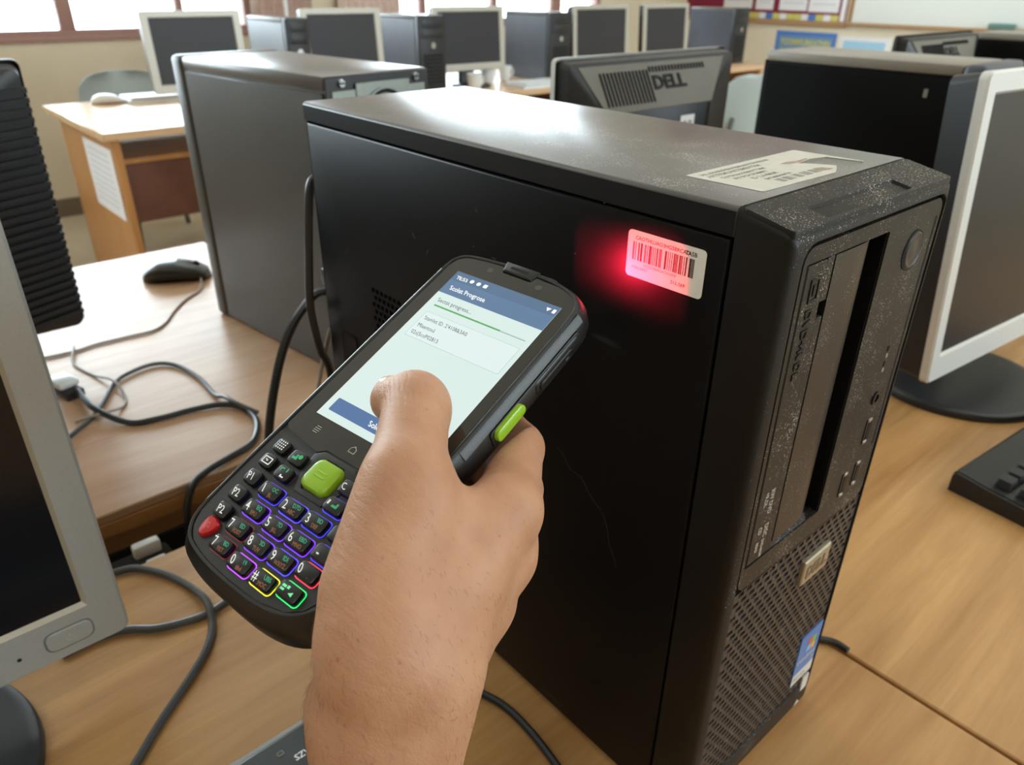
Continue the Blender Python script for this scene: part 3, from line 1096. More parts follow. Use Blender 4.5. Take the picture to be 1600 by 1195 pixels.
def mouse(label, loc, rz, mat, btn, s=1.0):
    """long axis y, buttons towards -y"""
    r = root('mouse', label, 'mouse', loc, rz)
    prof = [(-.058, .004, .004), (-.052, .022, .016), (-.035, .029, .026), (-.005, .031, .034), (.025, .031, .034), (.045, .025, .026), (.055, .012, .013), (.058, .003, .006)]
    lo = []
    for y, hw, hh in prof:
        lp = []
        for k in range(18):
            a = 2 * math.pi * k / 18
            x = hw * math.copysign(abs(math.cos(a)) ** .75, math.cos(a))
            z = hh * .5 + hh * .5 * math.copysign(abs(math.sin(a)) ** .8, math.sin(a))
            lp.append((x * s, y * s, z * s))
        lo.append(lp)
    bm = NB(); loft(bm, lo); part('shell', bm, mat, r)
    for sgn in (-1, 1):
        bm = NB()
        lo = []
        for y, hw, hh in prof[1:4]:
            lo.append([((sgn * (.002 + (hw - .004) * t)) * s, y * s, (hh * (1.0 - .30 * t * t) + dz) * s) for t, dz in ((0, .0004), (.33, .0006), (.66, .0004), (.8, .0), (.66, -.003), (.33, -.003), (0, -.003))])
        loft(bm, lo); part('button', bm, btn, r)
    bm = NB(); cyl(bm, (-.0025 * s, -.035 * s, .0245 * s), (.0025 * s, -.035 * s, .0245 * s), .006 * s, n=16); part('scroll_wheel', bm, m_dark, r)
    return r


mouse('black mouse on the pale desk beside the grey tower', (.118, 1.205, 0), R_(62), m_mouse, m_mouse, 1.0)
mouse('white mouse on the far left window desk', (.655, 3.50, 0), R_(75), m_whiteplas, m_whiteplas, 1.15)


def cup(label, loc, k):
    r = root('cup', label, 'cup', loc, 0, 'white cups below the middle monitor')
    bm = NB(); lathe(bm, [(.026, 0), (.03, .01), (.038, .075), (.0365, .075), (.029, .012), (.002, .009)], 20); part('body', bm, m_whiteplas, r)
    bm = NB(); tube(bm, [(.036, 0, .06), (.056, 0, .055), (.056, 0, .03), (.032, 0, .02)], .004, 6, 4); part('handle', bm, m_whiteplas, r)


cup('white cup left of the middle monitor foot, leftmost of three', (2.18, 2.92, 0), 0)
cup('white cup right of the middle monitor foot, nearest to it', (2.41, 3.10, 0), 1)
cup('white cup farthest right below the middle monitor', (2.55, 3.12, 0), 2)


def chair(label, x, y, rz):
    r = root('chair', label, 'chair', (x, y, FLOOR), rz, 'plastic classroom chairs')
    # seat faces -y : backrest at +y
    bm = NB()
    lo = []
    for z, hw, yy in ((.48, .16, .19), (.56, .20, .205), (.66, .215, .225), (.74, .20, .24), (.785, .15, .248), (.80, .08, .25)):
        f = [(hw * t, yy + .03 - .05 * t * t * 1.0, z) for t in [-1 + 2 * k / 10 for k in range(11)]]
        lo.append(f + [(a, b + .007, c) for a, b, c in reversed(f)])
    loft(bm, lo); part('backrest', bm, m_chair, r)
    bm = NB()
    loft(bm, [lift(rrect(-.2, .2, -.2, .19, .06), .425), lift(rrect(-.205, .205, -.205, .195, .06), .44), lift(rrect(-.19, .19, -.19, .18, .06), .445)]); part('seat', bm, m_chair, r)
    for sx in (-1, 1):
        bm = NB(); tube(bm, [(sx * .15, -.15, .425), (sx * .19, -.2, .0)], .0125, 10, 1, False); part('leg', bm, m_chairleg, r)
        bm = NB(); tube(bm, [(sx * .14, .16, .42), (sx * .19, .22, .0)], .0125, 10, 1, False); part('leg', bm, m_chairleg, r)
        bm = NB(); tube(bm, [(sx * .13, .1, .42), (sx * .15, .2, .45), (sx * .14, .225, .58)], .011, 8, 4); part('back_support', bm, m_chairleg, r)
    return r


chair('pale plastic chair between the far left window desk and the wall', .90, 3.92, 0)
chair('pale plastic chair in front of the middle monitor, only its curved top showing', 2.25, 2.52, math.pi * 1.02)
chair('pale plastic chair left of the matt black tower, curved back and arm showing', 3.62, 2.33, math.pi * .82)
chair('plastic chair tucked at the far left window desk, legs showing below it', .98, 2.62, math.pi)
# ================================================================== the scanned tower
TW, TD, TH, TB = .1555, .404, .396, .0265
tw = root('computer_tower', 'large black dusty computer tower in the foreground with a barcode label in red light', 'computer tower', (0, 0, 0))
bm = NB(); box(bm, .0045, TW - .0045, TB, TD - .002, .006, TH - .014); part('chassis', bm, m_gap, tw)
# top cover folded down over both sides
pr = [(0, TH - .0128), (0, TH - .002), (.0008, TH - .0006), (.0024, TH), (TW - .0024, TH), (TW - .0008, TH - .0006), (TW, TH - .002), (TW, TH - .0128), (TW - .003, TH - .0128), (TW - .003, TH - .004), (.003, TH - .004), (.003, TH - .0128)]
bm = NB(); loft(bm, [[(x, y, z) for x, z in pr] for y in (TB + .0007, TD)])
tc_ = part('top_cover', bm, m_topblk, tw)
bm = NB()
box(bm, -.0002, .0005, TB + .001, TD - .0004, TH - .0127, TH - .0022)
part('cover_strip', bm, m_topstrip, tw)
# side panel with a perforated patch
def sidepanel(x0, sgn):
    bm = NB()
    Y0, Y1, Z0, Z1 = .0285, TD - .003, .006, TH - .0145
    vy0, vy1, vz0, vz1 = .287, .327, .2335, .2735

    def lp(x, i):
        return [(x, Y0 + i, Z0 + i), (x, Y1 - i, Z0 + i), (x, Y1 - i, Z1 - i), (x, Y0 + i, Z1 - i)]
    loops = [lp(x0 + sgn * .0042, 0), lp(x0 + sgn * .0012, 0), lp(x0 + sgn * .0004, .0005), lp(x0, .0014)]
    loops.append([(x0, vy0, vz0), (x0, vy1, vz0), (x0, vy1, vz1), (x0, vy0, vz1)])
    loft(bm, loops, True, False)
    return bm


bm = sidepanel(0.0, 1)
sp = part('side_panel', bm, m_black, tw)
bm = NB()
perforated(bm, (0, .287, .2335), (0, 1, 0), (0, 0, 1), (1, 0, 0), 7, 7, .04 / 7, .04 / 7, .0019, .0019, .004)
part('vent_patch', bm, m_black, sp, kind='stuff')
bm = NB(); ring(bm, rrect(.357, .381, .180, .219, .002, 3), rrect(.359, .379, .182, .217, .0015, 3), -.0006, .0, 'YZ'); lt = part('latch_frame', bm, m_black, sp)
bm = NB(); box(bm, -.0004, .0, .359, .379, .182, .217); part('latch_recess', bm, m_dark, lt)
bm = sidepanel(TW, -1)
part('side_panel', bm, m_black, tw)
bm = NB()
perforated(bm, (TW, .287, .2335), (0, 1, 0), (0, 0, 1), (-1, 0, 0), 7, 7, .04 / 7, .04 / 7, .0019, .0019, .004)
part('vent_patch', bm, m_black, tw, kind='stuff')
# rear
bm = NB(); box(bm, .001, TW - .001, TD - .003, TD - .0005, .004, TH - .003); part('back_plate', bm, m_topstrip, tw)
bm = NB(); box(bm, .012, .05, TD - .001, TD + .016, .222, .238, .003); part('rear_plug', bm, m_cablegrey, tw)
bm = NB(); box(bm, .008, .045, TD - .001, TD + .022, .243, .259, .003); part('rear_plug', bm, m_cable, tw)
# scratches on the side panel: thin raised burrs of bare metal
bm = NB()
for y, z, ln, a, wd in ((.268, .329, .0055, -50, .00035), (.252, .317, .005, 62, .0003), (.185, .333, .004, -5, .0003), (.203, .335, .0016, 0, .0003), (.20, .359, .003, -50, .0002),
                        (.118, .353, .0012, -20, .0004), (.1005, .383, .0011, -30, .0005), (.36, .29, .004, 70, .0002)):
    dy, dz = math.cos(R_(a)) * ln, math.sin(R_(a)) * ln
    tube(bm, [(-.00005, y, z), (-.00008, y - dy * .5, z + dz * .55), (-.00005, y - dy, z + dz)], [.00006, wd * .6, wd * .5, .00005], 4, 4)
rr = random.Random(3)
for (y0, z0, y1, z1) in ((.125, .23, .085, .205), (.085, .205, .07, .17), (.20, .265, .21, .255)):
    pts = [(-.00003, y0 + (y1 - y0) * t + rr.uniform(-.002, .002), z0 + (z1 - z0) * t + rr.uniform(-.002, .002)) for t in np.linspace(0, 1, 7)]
    tube(bm, pts, .00005, 4, 3)
part('scratch_marks', bm, M('bare_scratch', '6f6f72', .4), sp, kind='stuff')

# ---- front bezel
bz = NB()


def top_z(y, z):
    return z - max(0, (TB - y)) / TB * .0055 if z > .385 else z


O0 = [(0, 0), (TW, 0), (TW, TH - .001), (0, TH - .001)]


def rr4(x0, x1, z0, z1, r, n=4):
    return rrect(x0, x1, z0, z1, r, n)


loops = [lift(rr4(0, TW, .0, TH - .0012, .003), TB, 'XZ'), lift(rr4(0, TW, .0, TH - .0012, .003), .0055, 'XZ'),
         lift(rr4(.0005, TW - .0005, .0005, TH - .0017, .003), .0028, 'XZ'), lift(rr4(.0018, TW - .0018, .0018, TH - .003, .003), .0010, 'XZ'), lift(rr4(.0042, TW - .0042, .0038, TH - .005, .003), 0, 'XZ'),
         lift(rr4(.0105, .1525, .021, .3838, .009), 0, 'XZ'), lift(rr4(.0112, .1518, .0217, .3831, .0085), .0010, 'XZ'), lift(rr4(.0112, .1518, .0217, .3831, .0085), .017, 'XZ')]
loft(bz, loops, True, True)
for v in bz.verts:
    v.co.z = top_z(v.co.y, v.co.z)
bezel = part('front_bezel', bz, m_bezel, tw)
# raised lip on the top around the finger recess
bm = NB()
Oc = rrect(.0015, TW - .0015, .0012, TB - .0006, .002, 3)
Ic = rrect(.031, .1115, .0032, .0135, .0012, 3)
Id = rrect(.0335, .109, .0042, .0125, .0012, 3)
z1 = TH - .0012
loft(bm, [lift(Oc, z1 - .003), lift(Oc, z1 + .0002), lift([(a * .994 + .0005, b * .985 + .0002) for a, b in Oc], z1 + .0012), lift(Ic, z1 + .0012), lift(Id, z1 - .0016)], True, True)
for v in bm.verts:
    v.co.z -= max(0, (TB - v.co.y)) / TB * .0055
part('top_lip', bm, m_bezel, bezel, label='dusty top lip with finger recess')

# ---- drive panel, pieces standing in the opening with gaps between them
Y = .0006


def fpiece(name, poly, mat, y0=Y, y1=.016, bev=.0006, parent=None, label=None, kind=None):
    bm = NB(); prism(bm, poly, y1, y0, 'XZ', bev)
    return part(name, bm, mat, parent or tw, label=label, kind=kind, angle=20)


def fbox(x0, x1, z0, z1, r=.001):
    return rrect(x0, x1, z0, z1, r, 2)


# surround plate as one ring (rounded top-left corner), window for drives and controls
bm = NB()
So = rr4(.0128, .1502, .1925, .3818, .0075, 4)
Si = rr4(.0162, .0918, .2080, .3742, .001, 4)
loft(bm, [lift(So, .016, 'XZ'), lift(So, Y + .0006, 'XZ'), lift([(a * .996 + .0003, b * .998 + .0006) for a, b in So], Y, 'XZ'), lift(Si, Y, 'XZ'), lift(Si, .016, 'XZ')], False, False)
panel = part('drive_panel', bm, m_bezel2, tw, label='dusty inner panel with round power button')
od = fpiece('optical_drive_tray', fbox(.0172, .0340, .2095, .3732), m_bezel2, .0004, .014, .0005)
bm = NB(); box(bm, .0346, .0410, .0010, .014, .2085, .3448, .0004, 1); box(bm, .0346, .0410, .0010, .014, .3525, .3738, .0004, 1)
part('tray_divider', bm, m_bezel2, tw)
bm = NB(); box(bm, .0350, .0406, .0050, .013, .3452, .3522, .0004, 1)
part('eject_notch', bm, m_dark, tw)
# embossed and printed marks on the tray (vertical lettering)
VERT = FRONT @ Matrix.Rotation(R_(-90), 4, 'Z')
bm = NB()
for a, b, c, d in ((.0222, .0298, .3655, .3667), (.0222, .0298, .3555, .3567), (.0222, .0233, .3567, .3655), (.0287, .0298, .3567, .3655), (.0250, .0270, .3585, .3636)):
    box(bm, a, b, -.0001, .0006, c, d)
part('disc_emblem', bm, m_bezel, od)
text('DVD+R DL', .0072, m_bezel, od, at(.0225, .0002, .3525, VERT), bold=.0002, depth=.0003)
for k, (x, z, s, sz) in enumerate(((.0275, .2545, 'RW DVD', .0048), (.0225, .2545, '+R DL', .0042), (.0280, .2325, 'DISC', .005), (.0225, .2325, 'CD', .0042), (.0278, .2225, 'DVD-ROM', .0032), (.0225, .2225, 'READ', .0032))):
    text(s, sz, m_print, od, at(x, .00025, z, VERT), bold=.0002, xs=.8)
# blank drive bay: face curves back towards a deep channel
bm = NB()
pr = []
for k in range(13):
    t = k / 12
    pr.append((.0418 + .0365 * t, .0009 + .0028 * (t ** 7)))
pr += [(.0783, .0168), (.0418, .0168)]
loft(bm, [[(x, y, z) for x, y in pr] for z in (.2132, .3732)])
part('drive_blank', bm, m_bay, tw, label='curved blank drive cover')
bm = NB()
loft(bm, [[(x, y, z) for y, z in ((.0168, .2085), (.0012, .2085), (.0030, .2128), (.0168, .2150))] for x in (.0418, .0783)])
part('bay_ledge', bm, m_bezel, tw, label='dust-covered ledge under the drive bay')
bm = NB(); box(bm, .0784, .0908, .0160, .0168, .2085, .3738); part('bay_channel', bm, m_dark, tw)
bm = NB(); box(bm, .0909, .0917, .0014, .0165, .2085, .3738); part('channel_shade_plate', bm, m_usb, tw)  # black plate painting in the shade on the channel's right wall
# right side controls
bm = NB(); ring(bm, circ(.125, .358, .0108, 36), circ(.125, .358, .0098, 36), Y - .0004, .002, 'XZ')
pbr = part('power_button_ring', bm, m_dark, panel)
bm = NB()
lo = []
for rr_, yy in ((.0097, .002), (.0097, Y - .0006), (.0088, Y - .0013), (.0058, Y - .0003), (.0045, Y - .0006), (.0008, Y - .0009)):
    lo.append(lift(circ(.125, .358, rr_, 36), yy, 'XZ'))
loft(bm, lo); part('power_button', bm, m_btn, panel)
for k, z in enumerate((.2995, .2955, .2900, .2865)):
    bm = NB(); box(bm, .1288, .1308, Y - .0003, .001, z, z + (.0022 if k % 2 else .003)); part('indicator', bm, m_print if k in (1, 3) else m_dark, panel)
bm = NB(); ring(bm, circ(.1303, .2695, .0042, 24), circ(.1303, .2695, .0026, 24), Y - .0010, .004, 'XZ'); part('audio_jack', bm, m_usb, panel)
bm = NB(); cyl(bm, (.1303, .004, .2695), (.1303, Y - .0001, .2695), .0026, n=18); part('jack_hole', bm, m_dark, panel)


def usb(x, z):
    bm = NB(); ring(bm, fbox(x - .0034, x + .0034, z - .0082, z + .0082, .0007), fbox(x - .0026, x + .0026, z - .0070, z + .0070, .0004), Y - .0005, .004, 'XZ')
    u = part('usb_port', bm, m_usb, panel)
    bm = NB(); box(bm, x - .0026, x + .0026, Y - .0001, .003, z - .007, z + .007); part('port_cavity', bm, m_dark, u)
    bm = NB(); box(bm, x + .0004, x + .0022, Y - .0004, .001, z - .0062, z + .0062); part('port_tongue', bm, m_usb, u)
    for dz in (-.0078, .0072):
        bm = NB(); box(bm, x - .0022, x + .0022, Y - .0009, .001, z + dz - .0010, z + dz + .0012, .0004, 1); part('port_lip', bm, m_usbmet, u)


usb(.1316, .2470); usb(.1318, .2172); usb(.1170, .2155)
bm = NB(); box(bm, .1452, .1470, Y - .0002, .001, .232, .372); part('edge_groove', bm, m_dark, panel)
# lower grille
bm = NB()
perforated(bm, (.0122, .0012, .0230), (1, 0, 0), (0, 0, 1), (0, 1, 0), 18, 32, .1387 / 18, .1680 / 32, .0025, .00145, .006)
gr = part('front_grille', bm, m_grille, tw, kind='stuff', label='slotted lower grille')
bm = NB(); ring(bm, rr4(.0119, .1511, .0226, .1915, .001, 2), rr4(.0126, .1504, .0234, .1908, .001, 2), .0009, .004, 'XZ'); part('grille_rim', bm, m_bezel2, gr)
# maker's badge and stickers
bm = NB(); prism(bm, [(.0885, .1525), (.1195, .1525), (.1195, .1715), (.0885, .1715)], .0018, -.0016, 'XZ', .0008)
bd = part('badge', bm, m_badge, tw, label='small metallic maker badge')
text('DELL', .0115, m_badgeprint, bd, at(.104, -.0017, .1578, FRONT), align='CENTER', bold=.0005, depth=.0003, xs=.95)
bm = NB(); prism(bm, rrect(.1210, .1495, .0350, .0835, .001, 3), .0013, .0004, 'XZ'); stk = part('system_sticker', bm, m_blue, tw, label='blue and white sticker with a four-colour flag')
bm = NB(); prism(bm, rrect(.1212, .1493, .0352, .0455, .001, 3), .0005, .0003, 'XZ'); part('sticker_band', bm, m_white, stk)
for k, (dx, dz, mm_) in enumerate(((-.0052, .0008, m_red_f), (.0008, -.0002, m_grn_f), (-.0056, -.0058, m_blu_f), (.0004, -.0068, m_yel))):
    x, z = .1375 + dx, .0690 + dz
    q = [(x, z), (x + .0025, z + .0008), (x + .0052, z - .0004), (x + .0056, z + .0050), (x + .0029, z + .0060), (x + .0004, z + .0052)]
    bm = NB(); prism(bm, q, .0005, .0002, 'XZ'); part('flag_pane', bm, mm_, stk)
text('Windows', .0062, m_white, stk, at(.1225, .00025, .0555, FRONT), bold=.0001)
text('7', .0075, m_white, stk, at(.1430, .00025, .0470, FRONT), bold=.0001)
text('PRO OA', .0045, m_greyink, stk, at(.1225, .00025, .0385, FRONT), bold=.0001)
bm = NB(); prism(bm, rrect(.1405, .1490, .0165, .0310, .0012, 3), .0010, -.0002, 'XZ'); part('torn_sticker', bm, m_white, tw, label='torn remnant of a white sticker')
bm = NB(); prism(bm, [(.1365, .0035), (.1440, .0035), (.1400, .0085)], .0006, -.0001, 'XZ'); part('torn_sticker', bm, m_white, tw)
for sx in (.03, TW - .03):
    for sy in (.05, TD - .06):
        bm = NB(); lathe(bm, [(.009, 0), (.009, .005), (.007, .0065)], 16, (sx, sy, 0)); part('foot', bm, m_rubber, tw)

# ---- barcode label on the side
lb = NB(); prism(lb, rrect(.0385, .0831, .3513, .3741, .0022, 5), -.00001, -.0003, 'YZ')
lab = part('barcode_label', lb, m_paper, tw, label='white barcode label lit red by the scan beam')
text('CAOTHLUAO3HG5BRCAO', .00262, m_ink, lab, at(-.00034, .0786, .36995, SIDE), bold=.00003, xs=1.0)
text('TA5B', .00275, m_ink, lab, at(-.00034, .0497, .36995, SIDE), bold=.00005, xs=1.0)
text('1CC21V000UACA53000', .0019, m_greyink, lab, at(-.00034, .0726, .3578, SIDE), bold=.00002, xs=1.0)
text('PNKJ1000O', .0018, m_greyink, lab, at(-.00034, .0795, .3557, SIDE), xs=1.05)
text('S13.:S69', .0024, m_ink, lab, at(-.00034, .0560, .3543, SIDE), bold=.00003)
bars = [1, 1, 0, 1, 0, 0, 2, 0, 3, 0, 0, 1, 1, 0, 1, 0, 3, 1, 0, 1, 0, 1, 0, 2, 0, 1, 1, 1, 0, 0, 0, 3, 0, 1, 0, 1, 0, 1, 0, 2, 1, 1, 1, 0, 2, 1, 1, 0, 1, 0, 2, 0, 0, 3, 1, 1, 1]
yy = .0797
unit = (.0797 - .0441) / sum((b if b else 1) + .62 for b in bars)
me = {}
for b in bars:
    wd = (b if b else 1) * unit
    if b:
        k = b
        if k not in me:
            bm = NB(); box(bm, -.00036, -.0003, -wd, 0, 0, .0088)
            me[k] = mesh('bar', bm); me[k].materials.append(m_ink)
        place('bar', me[k], None, lab, Matrix.Translation((0, yy, .3599)))
    yy -= wd + .62 * unit

# ---- worn label on the top
TZ = TH + .00002
poly = [(.0277, .0741), (.0285, .0748), (.1240, .0749), (.1249, .0742), (.1275, .0362), (.1262, .0364), (.1218, .0545), (.1100, .0572), (.0955, .0550), (.1000, .0500), (.1060, .0400),
        (.0995, .0365), (.0915, .0328), (.0302, .0340), (.0292, .0350)]
bm = NB(); prism(bm, poly, TZ, TZ + .0003); lt = part('worn_label', bm, m_paperold, tw, label='torn off-white label printed with faded text')
rows = [('IAR. BHARNHEAHNMNANTEHNRENM', .0705, .0325, .0034), ('ARTFRMUARTEMENTRM', .0660, .0325, .0040), ('TAVTM.EAVHMHVTTMM', .0610, .0360, .0033), ('IRTYPCFCITMMRT', .0565, .0395, .0034),
        ('ID 2.A4M:M', .0515, .0470, .0042), ('EMTMMHRMTM', .0470, .0505, .0032)]
for s, y, x, sz in rows:
    text(s, sz, m_greyink, lt, at(x, y - .002, TZ + .00034), bold=.00014, xs=1.0)
bm = NB()
for k in range(26):
    if k % 5 == 3:
        continue
    box(bm, .0530 + k * .00155, .0530 + k * .00155 + (.0012 if k % 3 else .0007), .0380, .0435, TZ + .0003, TZ + .00035)
part('barcode', bm, m_greyink, lt)
bm = NB(); prism(bm, [(.086, .060), (.093, .0605), (.0990, .0585), (.1100, .0590), (.1085, .0574), (.0965, .0556), (.090, .0566)], TZ + .0003, TZ + .00034); part('stain', bm, m_stain, lt)
bm = NB(); prism(bm, [(.085, .040), (.0935, .0372), (.0985, .0378), (.0960, .0425), (.090, .0440)], TZ + .0003, TZ + .00034); part('stain', bm, m_stain, lt)
# ================================================================== handheld scanner
K = 0.0011
HSM = Matrix(((0.187631, 0.906992, -0.37704, -0.111762), (-0.980726, 0.151689, -0.123153, 0.083233),
              (-0.054506, 0.392881, 0.917973, 0.340092), (0, 0, 0, 1)))
hs = root('handheld_scanner', 'black handheld data terminal with lit screen and keypad held in the hand', 'barcode scanner')
hs.matrix_world = HSM


def dp(name, bm, mat, parent=None, label=None, kind=None, angle=35):
    for v in bm.verts:
        v.co *= K
    return part(name, bm, mat, parent or hs, label=label, kind=kind, angle=angle)


def dt(s, size, mat, parent, u, v, n, align='LEFT', bold=0.0, xs=1.0, shear=-.42, name='legend'):
    rz = R_(5) if name == 'legend' else 0
    return text(s, size * K, mat, parent, Matrix.Translation((u * K, v * K, n * K)) @ Matrix.Rotation(rz, 4, 'Z'), name=name, align=align, bold=bold * K, xs=xs, shear=shear)


RIM = [(32.6, -92), (32.8, -76), (32.8, -60), (32.8, -40), (32.8, -20), (32.8, 0), (32.8, 20), (32.6, 38), (31.2, 45.5), (27.4, 49.8), (20, 52.4), (12, 53.7), (0, 54.1), (-10, 53.9), (-20, 53.2),
       (-28.4, 51.8), (-32.6, 48.6), (-34.2, 43), (-34.3, 20), (-34.3, 0), (-34.3, -20), (-34.3, -40), (-34.3, -60), (-34.3, -78), (-33.4, -92), (-30.4, -98.6), (-25, -102.4), (-14, -104.6),
       (0, -105.2), (13, -104.8), (23, -102.6), (29, -98.6)]


def subdiv_poly(poly, n=4):
    P_ = [Vector((*p, 0)) for p in poly]
    out = []
    m_ = len(P_)
    for i in range(m_):
        p0, p1, p2, p3 = P_[i - 1], P_[i], P_[(i + 1) % m_], P_[(i + 2) % m_]
        for k in range(n):
            t = k / n
            q = 0.5 * ((2 * p1) + (-p0 + p2) * t + (2 * p0 - 5 * p1 + 4 * p2 - p3) * t * t + (-p0 + 3 * p1 - 3 * p2 + p3) * t ** 3)
            out.append((q.x, q.y))
    return out


RIM = subdiv_poly(RIM, 3)


def off(poly, d):
    out = []
    m_ = len(poly)
    for i in range(m_):
        a, b = poly[i - 1], poly[(i + 1) % m_]
        tx, ty = b[0] - a[0], b[1] - a[1]
        l = math.hypot(tx, ty) or 1
        out.append((poly[i][0] + ty / l * d, poly[i][1] - tx / l * d))
    return out


bm = NB()
lv = [(-1.7, .15), (-1.55, .75), (-1.0, 1.0), (-.5, .95), (0, .5), (.7, -.6), (1.7, -3.2), (2.3, -6), (2.3, -11), (1.2, -14), (-1.5, -16), (-6, -17)]
lo = []
for d, n in lv:
    pol = off(RIM, d)
    q = []
    for u, v in pol:
        nn, uu, vv = n, u, v
        if n < -8 and v < -50:       # battery hump of the lower back
            nn = n - 3.0 * min(1, (-50 - v) / 12)
        if n < -2 and v < -96:       # stepped rubber foot at the bottom end
            vv = v - 1.2 * min(1, (-96 - v) / 5)
        q.append((uu, vv, nn))
    lo.append(q)
loft(bm, lo)
body = dp('body', bm, m_rubber)
# speckled side bands below the rim, one on each long side
for side, rng in ((1, [(32.8, v) for v in range(-30, 44, 4)]), (-1, [(-34.3, v) for v in range(-30, 44, 4)])):
    bm = NB()
    prf = [(.35, .3), (1.15, -.7), (2.1, -3.1), (1.6, -3.4), (.2, -.4)]
    loft(bm, [[(u + side * d, v, n) for d, n in prf] for u, v in rng])
    dp('side_band', bm, m_side, body, label='speckled grey side band')
bm = NB()
loft(bm, [[(-34.3 - d, v, n) for d, n in [(-1.2, 1.03), (-.6, 1.0), (-.2, .82), (.05, .58), (-.3, .3), (-1.2, .4)]] for v in range(-88, 44, 4)])
dp('rim_highlight_strip', bm, M('highlight_strip', '1c1d1e', .16, coat=.6), body, label='glossy strip added for a highlight on the left rim')  # strip added to catch a window highlight along the left edge
# glass front
def sym(pts, c=-.9):
    return pts
GL = [(30.9, -50.5), (30.9, 0), (30.9, 40), (30.0, 46.5), (26.5, 49.8), (20, 51.0), (7.0, 51.7), (5.6, 48.6), (-7.8, 48.8), (-9.4, 52.0), (-20, 51.6), (-27.8, 50.4), (-31.2, 47.6), (-32.4, 42.5), (-32.4, 0), (-32.4, -50.5),
      (-31.0, -52.0), (-27, -52.8), (-12.6, -54.5), (-9.4, -52.1), (6.6, -52.1), (9.8, -54.5), (25, -52.8), (29.5, -52.0)]
bm = NB(); prism(bm, GL, .15, .5); glass = dp('front_glass', bm, m_glass, label='black glass front')
bm = NB()
loft(bm, [lift([(-9.9, 54.2), (-8.2, 49.3), (5.9, 49.1), (7.6, 54.0)], .2), lift([(-9.5, 54.6), (-8.0, 49.5), (5.7, 49.3), (7.2, 54.4)], 1.2), lift([(-8.6, 54.0), (-7.3, 50.0), (5.0, 49.8), (6.3, 53.8)], 1.6)])
ep = dp('earpiece', bm, m_rubber)
bm = NB(); prism(bm, rrect(-5.6, 3.4, 51.3, 52.6, .6, 3), 1.62, 1.5); prism(bm, rrect(-5.6, 3.4, 51.3, 52.6, .6, 3), 1.55, 1.68); dp('earpiece_slot', bm, m_dark, ep)
for u, v, s in ((-13.6, 47.9, 'camera'), (11.0, 47.5, 'sensor')):
    bm = NB(); prism(bm, circ(u, v, 1.5, 20), .4, .56); dp('front_' + s, bm, M('lens_grey', '4a4844', .3), glass)
# screen
sc_white = emit('screen_white', 'd6e8e3', .92)
sc_blue = emit('screen_blue', '6a8fb8', .62)
sc_blue2 = emit('screen_button_blue', '5c83bb', .62)
sc_card = emit('screen_card', 'dcebe9', .93)
sc_cardedge = emit('screen_card_edge', 'b9d2cd', .84)
sc_green = emit('screen_green', '5fb867', .72)
sc_grey = emit('screen_track', 'a9c4be', .7)
sc_text = emit('screen_text', '5a6a6c', .5)
sc_wtext = emit('screen_white_text', 'f4f8f8', .95)
bm = NB(); box(bm, -26, 26, -41.8, 41.8, .45, .60); scn = dp('screen', bm, sc_white, label='lit touch screen with a progress page')


def ui(name, x0, x1, y0, y1, n, mat, r=0):
    bm = NB()
    prism(bm, rrect(x0, x1, y0, y1, r, 3) if r else [(x0, y0), (x1, y0), (x1, y1), (x0, y1)], n - .03, n)
    return dp(name, bm, mat, scn)


ui('header_bar', -26, 26, 28.7, 41.8, .66, sc_blue)
ui('status_bar', -26, 26, 36.6, 41.8, .70, emit('screen_status_blue', '6486ac', .6))
dt('7E:53', 2.6, sc_wtext, scn, -23.6, 37.6, .75, bold=.06, name='lettering')
for u, rr_ in ((-16.2, 1.0), (-12.7, 1.0)):
    bm = NB(); prism(bm, circ(u, 38.9, rr_, 16), .70, .75); dp('status_dot', bm, sc_wtext, scn)
ui('status_tile', -10.2, -8.3, 38.0, 39.9, .75, sc_wtext, .3)
bm = NB(); prism(bm, [(20.5, 39.8), (22.8, 39.8), (21.65, 38.0)], .70, .75); dp('signal_icon', bm, sc_wtext, scn)
ui('battery_icon', 23.7, 25.1, 37.9, 40.0, .75, sc_wtext, .25)
dt('Scolst Progrose', 3.35, sc_wtext, scn, -22.3, 31.3, .75, bold=.06, xs=.86, name='lettering')
dt('Sectst progress...', 3.0, sc_text, scn, -22.4, 23.7, .75, xs=.86, name='lettering')
ui('progress_track', -22.2, 23.4, 21.3, 21.75, .66, sc_grey)
ui('progress_bar', -22.2, 11.3, 21.2, 21.95, .70, sc_green)
ui('card_edge', -22.6, 23.9, 3.6, 17.6, .64, sc_cardedge, .6)
ui('card', -22.4, 23.7, 3.8, 17.4, .67, sc_card, .6)
dt("Stamlet ID .2'4108&3A0", 2.75, sc_text, scn, -20.7, 13.4, .75, xs=.82, name='lettering')
dt('Mlaentoul', 2.75, sc_text, scn, -20.7, 9.2, .75, xs=.82, name='lettering')
dt('02s(5coP02813', 2.75, sc_text, scn, -20.7, 5.3, .75, xs=.82, name='lettering')
ui('page_button', -23, 23.0, -38.6, -32.6, .66, sc_blue2, .5)
dt('Solo', 3.3, sc_wtext, scn, -3.6, -37.0, .75, bold=.06, xs=.9, name='lettering')
